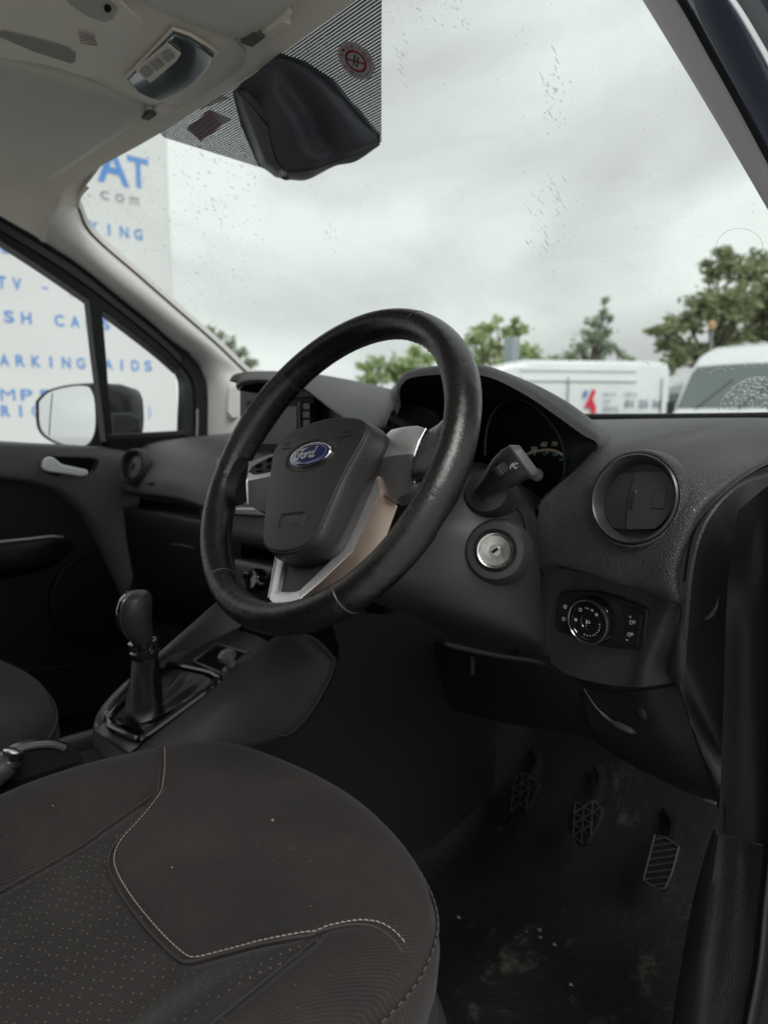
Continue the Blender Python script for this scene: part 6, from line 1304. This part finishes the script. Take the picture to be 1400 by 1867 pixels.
# ================================================================== SEATS
def make_seat(label):
    t = thing('car_seat', label, 'seat', (.325, .1, .45), group='front seats')
    ol = [(.10, .405), (.155, .442), (.235, .464), (.325, .472), (.405, .462), (.470, .440), (.520, .405), (.552, .350), (.568, .28), (.575, .18), (.575, .0), (.57, -.25), (.45, -.30), (.30, -.30), (.16, -.30), (.075, -.25), (.070, .0), (.072, .18), (.074, .30), (.082, .365)]
    olc = resamp(curve([V((a, b, 0)) for a, b in ol + [ol[0]]], 10), 481)[:-1]; ctr = V((.325, .10, 0))
    arr = np.array([(p.x, p.y) for p in olc])
    def dist(x, y):
        return float(np.sqrt(((arr - (x, y)) ** 2).sum(1)).min())
    def sm(a, b, x): t_ = min(1, max(0, (x - a) / (b - a))); return t_ * t_ * (3 - 2 * t_)
    seamp = [V(p) for p in SEAM]
    sa = np.array([(p.x, p.y) for p in resamp(curve(seamp, 6), 150)]) if seamp else None
    sl1 = np.array([(p.x, p.y) for p in resamp(BOL1, 60)]) if BOL1 else None; sl2 = np.array([(p.x, p.y) for p in resamp(BOL2, 60)]) if BOL2 else None
    def H(x, y, e=None):
        if e is None: e = dist(x, y)
        u = abs(x - .325)
        z = .732 + .055 * sm(.02, .34, y) + .036 * sm(.11, .185, u) * (1 - .95 * sm(.14, .36, y))
        k = .055
        if e < k: z -= .034 * (1 - sqrt(max(0, 1 - ((k - e) / k) ** 2)))
        for A_, wdt, dep in ((sa, .006, .0040), (sl1, .007, .006), (sl2, .007, .006)):
            if A_ is not None:
                d2 = float(((A_ - (x, y)) ** 2).sum(1).min()); z -= dep * math.exp(-d2 / wdt ** 2)
        return z
    return t, olc, ctr, H, arr
SEAM = []; BOL1 = []; BOL2 = []
_t, olc, ctr, H0, arr = make_seat('tmp'); bpy.data.objects.remove(_t)
def atseat(px, py, H):
    d = ray(px, py); a, b = .35, 1.3
    for _ in range(34):
        c = (a + b) / 2; p = CAM + d * c
        if p.z > H(p.x, p.y): a = c
        else: b = c
    p = CAM + d * a; return p
sm_px = [(296, 1364), (296, 1395), (292, 1425), (276, 1462), (245, 1500), (215, 1533), (203, 1560), (207, 1590), (236, 1640), (285, 1700), (330, 1742), (352, 1747), (390, 1738), (450, 1722), (530, 1705), (600, 1688), (645, 1680), (685, 1684), (715, 1702), (738, 1730)]
SEAM = [atseat(x, y, H0) for x, y in sm_px]
BOL1 = [atseat(x, y, H0) for x, y in ((-300, 1752), (0, 1618), (150, 1535), (262, 1456), (292, 1430))]
BOL2 = [atseat(x, y, H0) for x, y in ((120, 2100), (376, 1867), (470, 1790), (548, 1728), (572, 1706))]
for S__ in (SEAM, BOL1, BOL2):
    for p in S__: p.z = 0
seat, olc, ctr, H, arr = make_seat('driver seat cushion of dusty brown black fabric with pale stitching and a dotted insert')
seampoly = [V((p.x, p.y, 0)) for p in SEAM]
# insert polygon: along bolster line 1, the seam, bolster line 2, then back off to the rear
i0 = next(i for i, (x, y) in enumerate(sm_px) if y >= 1462); i1 = 15
ins_poly = [(BOL1[0].x, -.35)] + [(p.x, p.y) for p in BOL1[:-1]] + [(p.x, p.y) for p in curve(SEAM[i0:i1 + 1], 4)] + [(p.x, p.y) for p in BOL2[-2::-1]] + [(BOL2[0].x, -.35)]
def inpoly(x, y, P_):
    c = False; j = len(P_) - 1
    for i in range(len(P_)):
        xi, yi = P_[i]; xj, yj = P_[j]
        if (yi > y) != (yj > y) and x < (xj - xi) * (y - yi) / (yj - yi) + xi: c = not c
        j = i
    return c
NR = 150; rings = []
for i in range(NR + 1):
    f = 1 - (i / NR) ** 1.0 * .985; ring = []
    for p in olc:
        q_ = ctr.lerp(p, f); ring.append((q_.x, q_.y))
    rings.append(ring)
pts = np.array(rings).reshape(-1, 2)
# vectorised heights
def minD2(Pn, A_):
    o = np.full(len(Pn), 1e9)
    for k in range(0, len(Pn), 8000):
        o[k:k + 8000] = ((Pn[k:k + 8000, None, :] - A_[None, :, :]) ** 2).sum(2).min(1)
    return o
def smn(a, b, x): t_ = np.clip((x - a) / (b - a), 0, 1); return t_ * t_ * (3 - 2 * t_)
ee = np.sqrt(minD2(pts, arr)); u_ = np.abs(pts[:, 0] - .325); y_ = pts[:, 1]
zz = .732 + .055 * smn(.02, .34, y_) + .036 * smn(.11, .185, u_) * (1 - .95 * smn(.14, .36, y_))
k_ = .055; zz -= np.where(ee < k_, .034 * (1 - np.sqrt(np.clip(1 - ((k_ - ee) / k_) ** 2, 0, 1))), 0)
for A_, wdt, dep in ((np.array([(p.x, p.y) for p in resamp(curve(SEAM, 6), 150)]), .006, .0040), (np.array([(p.x, p.y) for p in resamp(BOL1, 60)]), .007, .006), (np.array([(p.x, p.y) for p in resamp(BOL2, 60)]), .007, .006)):
    zz -= dep * np.exp(-minD2(pts, A_) / wdt ** 2)
inside = np.array([inpoly(x, y, ins_poly) for x, y in pts]); zz -= np.where(inside, .002, 0)
nO = len(olc)
vs = [V((x, y, z)) for (x, y), z in zip(pts, zz)]
cush, insr = MB(), MB()
f1, f2 = [], []
for i in range(NR):
    for j in range(nO):
        a, b, c, d = i * nO + j, i * nO + (j + 1) % nO, (i + 1) * nO + (j + 1) % nO, (i + 1) * nO + j
        (f2 if inside[a] and inside[b] and inside[c] and inside[d] else f1).append((a, b, c, d))
f2.append(tuple(range(NR * nO, (NR + 1) * nO)))
def submesh(fs):
    used = sorted({i for f in fs for i in f}); mp_ = {k: n for n, k in enumerate(used)}
    q = MB(); q.add([vs[k] for k in used], [tuple(mp_[i] for i in f) for f in fs]); return q
skirt = MB(); top_r = vs[:nO]
sk_r = [top_r]
for dz, dr in ((-.012, .004), (-.030, .006), (-.055, .004), (-.085, -.004), (-.10, -.02)): sk_r.append([V((p.x, p.y, p.z)) + (V((p.x, p.y, 0)) - ctr).normalized() * dr + V((0, 0, dz)) for p in [V((q.x, q.y, q.z)) for q in top_r]])
cq = submesh(f1); cq.grid(sk_r, closed_u=True); cushion = obj('cushion', cq, FAB, seat, angle=75)
obj('seat_insert', submesh(f2), FABI, seat, angle=75)
def onseat(p, off=.0): return V((p.x, p.y, H(p.x, p.y) + off))
# piping and stitches
sc_ = resamp(curve(SEAM, 6), 260); pipe = [onseat(p, .0028) for p in sc_]
q = MB(); q.tube([p + V((-.0006, -.0022, -.001)) for p in pipe], .0016, 6); obj('seam_cord', q, STITCHB, seat)
q = MB()
L_ = resamp([p + V((.0008, .0030, .0012)) for p in pipe], 460)
for i in range(0, 456, 4): q.tube([L_[i], L_[i + 1] + V((0, 0, .0004)), L_[i + 3]], [.0004, .00062, .0004], 5)
obj('stitching', q, STITCH, seat)
q = MB(); e1_ = [vs[nO * 2 + j] if False else V((olc[j].x, olc[j].y, 0)) for j in range(nO)]
er = [p for p in top_r if p.y > -.1]; k0 = max(range(len(top_r)), key=lambda j: (top_r[j].y < -.2, j)); 
edge = [V((p.x, p.y, p.z)) + (V((p.x, p.y, 0)) - ctr).normalized() * .004 + V((0, 0, -.006)) for p in top_r]
q.tube(edge, .0016, 6, closed=True); obj('edge_piping', q, STITCHB, seat)
q = MB(); E_ = resamp([p + V((0, 0, .003)) for p in edge] , 900)
for i in range(0, 896, 4): q.tube([E_[i], E_[i + 2]], .0004, 4)
obj('edge_stitching', q, mat('thread_grey', (.16, .14, .13), .8), seat)
for B_ in (BOL1, BOL2):
    q = MB(); q.tube([onseat(p, .0022) for p in resamp(B_, 90)], .0012, 5); obj('bolster_seam', q, STITCHB, seat)
# plastic base round the cushion
base_r = []
for dz, dr in ((-.075, -.012), (-.080, .006), (-.105, .016), (-.16, .020), (-.24, .018), (-.30, .006)): base_r.append([V((p.x, p.y, .735 + dz)) + (V((p.x, p.y, 0)) - ctr).normalized() * dr for p in olc[::4]])
q = MB(); q.grid(base_r, closed_u=True); obj('side_trim', q, mat('seat_plastic', (.030, .030, .034), .48, grain=480, gs=.6, var=.1, vs=20, dust=.3), seat)
q = MB(); bk_ = [[V((x, -.22 + .03 * cos((x - .325) * 9) - zz_ * .25, .72 + zz_)) for x in (.09, .13, .2, .325, .45, .52, .56)] for zz_ in (0, .2, .4, .6)]
q.grid(patch(bk_, 3, 3)); obj('backrest', q, FAB, seat, solid=.09)
# crumbs on the fabric
def crumb(p, r, mt, par):
    q = MB(); rn = random.Random(int(p.x * 1e5)); n = 7; rs = [rn.uniform(.5, 1.25) for _ in range(n)]
    q.loft([[p + V((cos(2 * pi * k / n) * r * rs[k] * f * 1.3, sin(2 * pi * k / n) * r * rs[(k + 2) % n] * f, h * r)) for k in range(n)] for f, h in ((1, 0), (.9, .35), (.4, .6 + .2 * rn.random()))]); obj('crumb', q, mt, par)
CRM = mat('crumb_tan', (.26, .17, .10), .9, var=.3, vs=300)
for x, y, r in ((497, 1496, .0026), (314, 1582, .0014), (97, 1470, .0018), (566, 1652, .0010), (258, 1672, .0009), (530, 1427, .0009)):
    p = atseat(x, y, H); crumb(p + V((0, 0, .0002)), r * .75, CRM, seat)
seat2 = copy_tree(seat); seat2['label'] = 'passenger seat cushion of brown black fabric beyond the handbrake'
seat2.location = V(seat.location) + V((-.59, -.165, .0))
for ch_ in list(seat2.children):
    if ch_.name.startswith(('crumb',)): bpy.data.objects.remove(ch_)
# ================================================================== PEDALS
def pedal(name, label, pts, nrm, lat, armto):
    n = V(nrm).normalized(); c = at(sum(p[0] for p in pts) / len(pts), sum(p[1] for p in pts) / len(pts), Y=.865)
    Pp = [atp(x, y, c, n) for x, y in pts]; cc = sum(Pp, V((0, 0, 0))) / len(Pp); t = thing(name, label, 'pedal', tuple(cc), group='foot pedals')
    q = MB(); q.prism([p - n * .003 for p in Pp], -n * .012); obj('pad', q, PEDAL, t, bev=.004)
    up_ = (V((0, 0, 1)) - n * n.z).normalized(); rt = up_.cross(n)
    P2_ = [((p - cc).dot(rt), (p - cc).dot(up_)) for p in Pp]; q = MB()
    xs_ = [p[0] for p in P2_]; ys_ = [p[1] for p in P2_]; x0, x1, y0, y1 = min(xs_), max(xs_), min(ys_), max(ys_)
    def seg(a, b):
        pts_ = [(a[0] + (b[0] - a[0]) * k / 24, a[1] + (b[1] - a[1]) * k / 24) for k in range(25)]; run = []
        for p in pts_ + [None]:
            if p and inpoly(p[0], p[1], P2_): run.append(p)
            else:
                if len(run) > 1: q.tube([cc + rt * p_[0] + up_ * p_[1] - n * .001 for p_ in (run[0], run[-1])], .0013, 4)
                run = []
    if lat == 'tri':
        s = .017
        for k in range(-8, 9):
            seg((x0 - .1, k * s * .866), (x1 + .1, k * s * .866)); seg((k * s - .1, -.1732), (k * s + .1, .1732)); seg((k * s + .1, -.1732), (k * s - .1, .1732))
    else:
        for k in range(-9, 10): seg((x0 - .02, k * .010 - .03), (x1 + .02, k * .010 + .03))
        q.tube([cc + rt * a * .93 + up_ * b * .95 - n * .001 for a, b in P2_], .0015, 4, closed=True)
    obj('tread', q, PEDT, t)
    q = MB(); tp = cc + up_ * (y1 * .6) - n * .012; q.tube([tp, tp.lerp(V(armto), .5) + V((0, .02, .0)), armto], .009, 8); obj('arm', q, PEDAL, t)
    return t
pedal('clutch_pedal', 'clutch pedal with worn triangle tread, farthest from the door', [(938, 1405), (960, 1408), (981, 1424), (972, 1452), (955, 1482), (930, 1484), (919, 1478), (927, 1440)], (-.15, -.75, .64), 'tri', at(975, 1370, Y=1.0))
pedal('brake_pedal', 'brake pedal with worn triangle tread, between the other two pedals', [(1048, 1452), (1075, 1456), (1097, 1470), (1090, 1500), (1068, 1537), (1050, 1539), (1030, 1508), (1036, 1475)], (-.15, -.75, .64), 'tri', at(1090, 1400, Y=1.0))
pedal('accelerator_pedal', 'long accelerator pedal with slanted ribs, nearest the door', [(1192, 1518), (1215, 1526), (1238, 1542), (1225, 1590), (1212, 1620), (1200, 1624), (1178, 1612), (1170, 1603)], (-.1, -.80, .60), 'ribs', at(1215, 1480, Y=1.0))
# small loose things in the footwell
q = MB(); q.lathe(at(1300, 1455, D=.95), (1, 0, .1), [(.004, -.008), (.004, .008)], 10, caps=True); q.box(at(1296, 1455, D=.95), (.014, .008, .010)); b_ = obj('hinge_bolt', q, mat('bolt_zinc', (.5, .5, .48), .35, metal=.9), body)
q = MB(); q.tube([at(770, 1208, Y=.79), at(770, 1252, Y=.80)], .0010, 5); obj('panel_clip', q, GREYP, dash)
q = MB(); q.tube([at(861, 1200, Y=.735), at(861, 1228, Y=.745)], .0035, 6); obj('panel_clip', q, GREYP, dash)
q = MB()
for pth, r in (([(865, 1320), (870, 1380), (860, 1440), (838, 1500), (800, 1570)], .007), ([(935, 1485), (905, 1530), (880, 1590)], .004)):
    q.tube(curve([at(x, y, Y=.93 + .0002 * (y - 1320) * -1) for x, y in pth], 4), r, 8)
obj('loom', q, PEDAL, body)
CLOD = mat('dirt_clod', (.13, .10, .07), .95, var=.4, vs=200)
for x, y, r, s in ((983, 1698, .006, 2), (1010, 1722, .0045, 1.6), (836, 1673, .0035, 1.8), (1040, 1795, .0035, 1.4), (985, 1710, .004, 1.5), (960, 1700, .003, 1.5), (1025, 1560, .002, 1)):
    crumb(at(x, y, Z=.458), r * .75, CLOD, body)
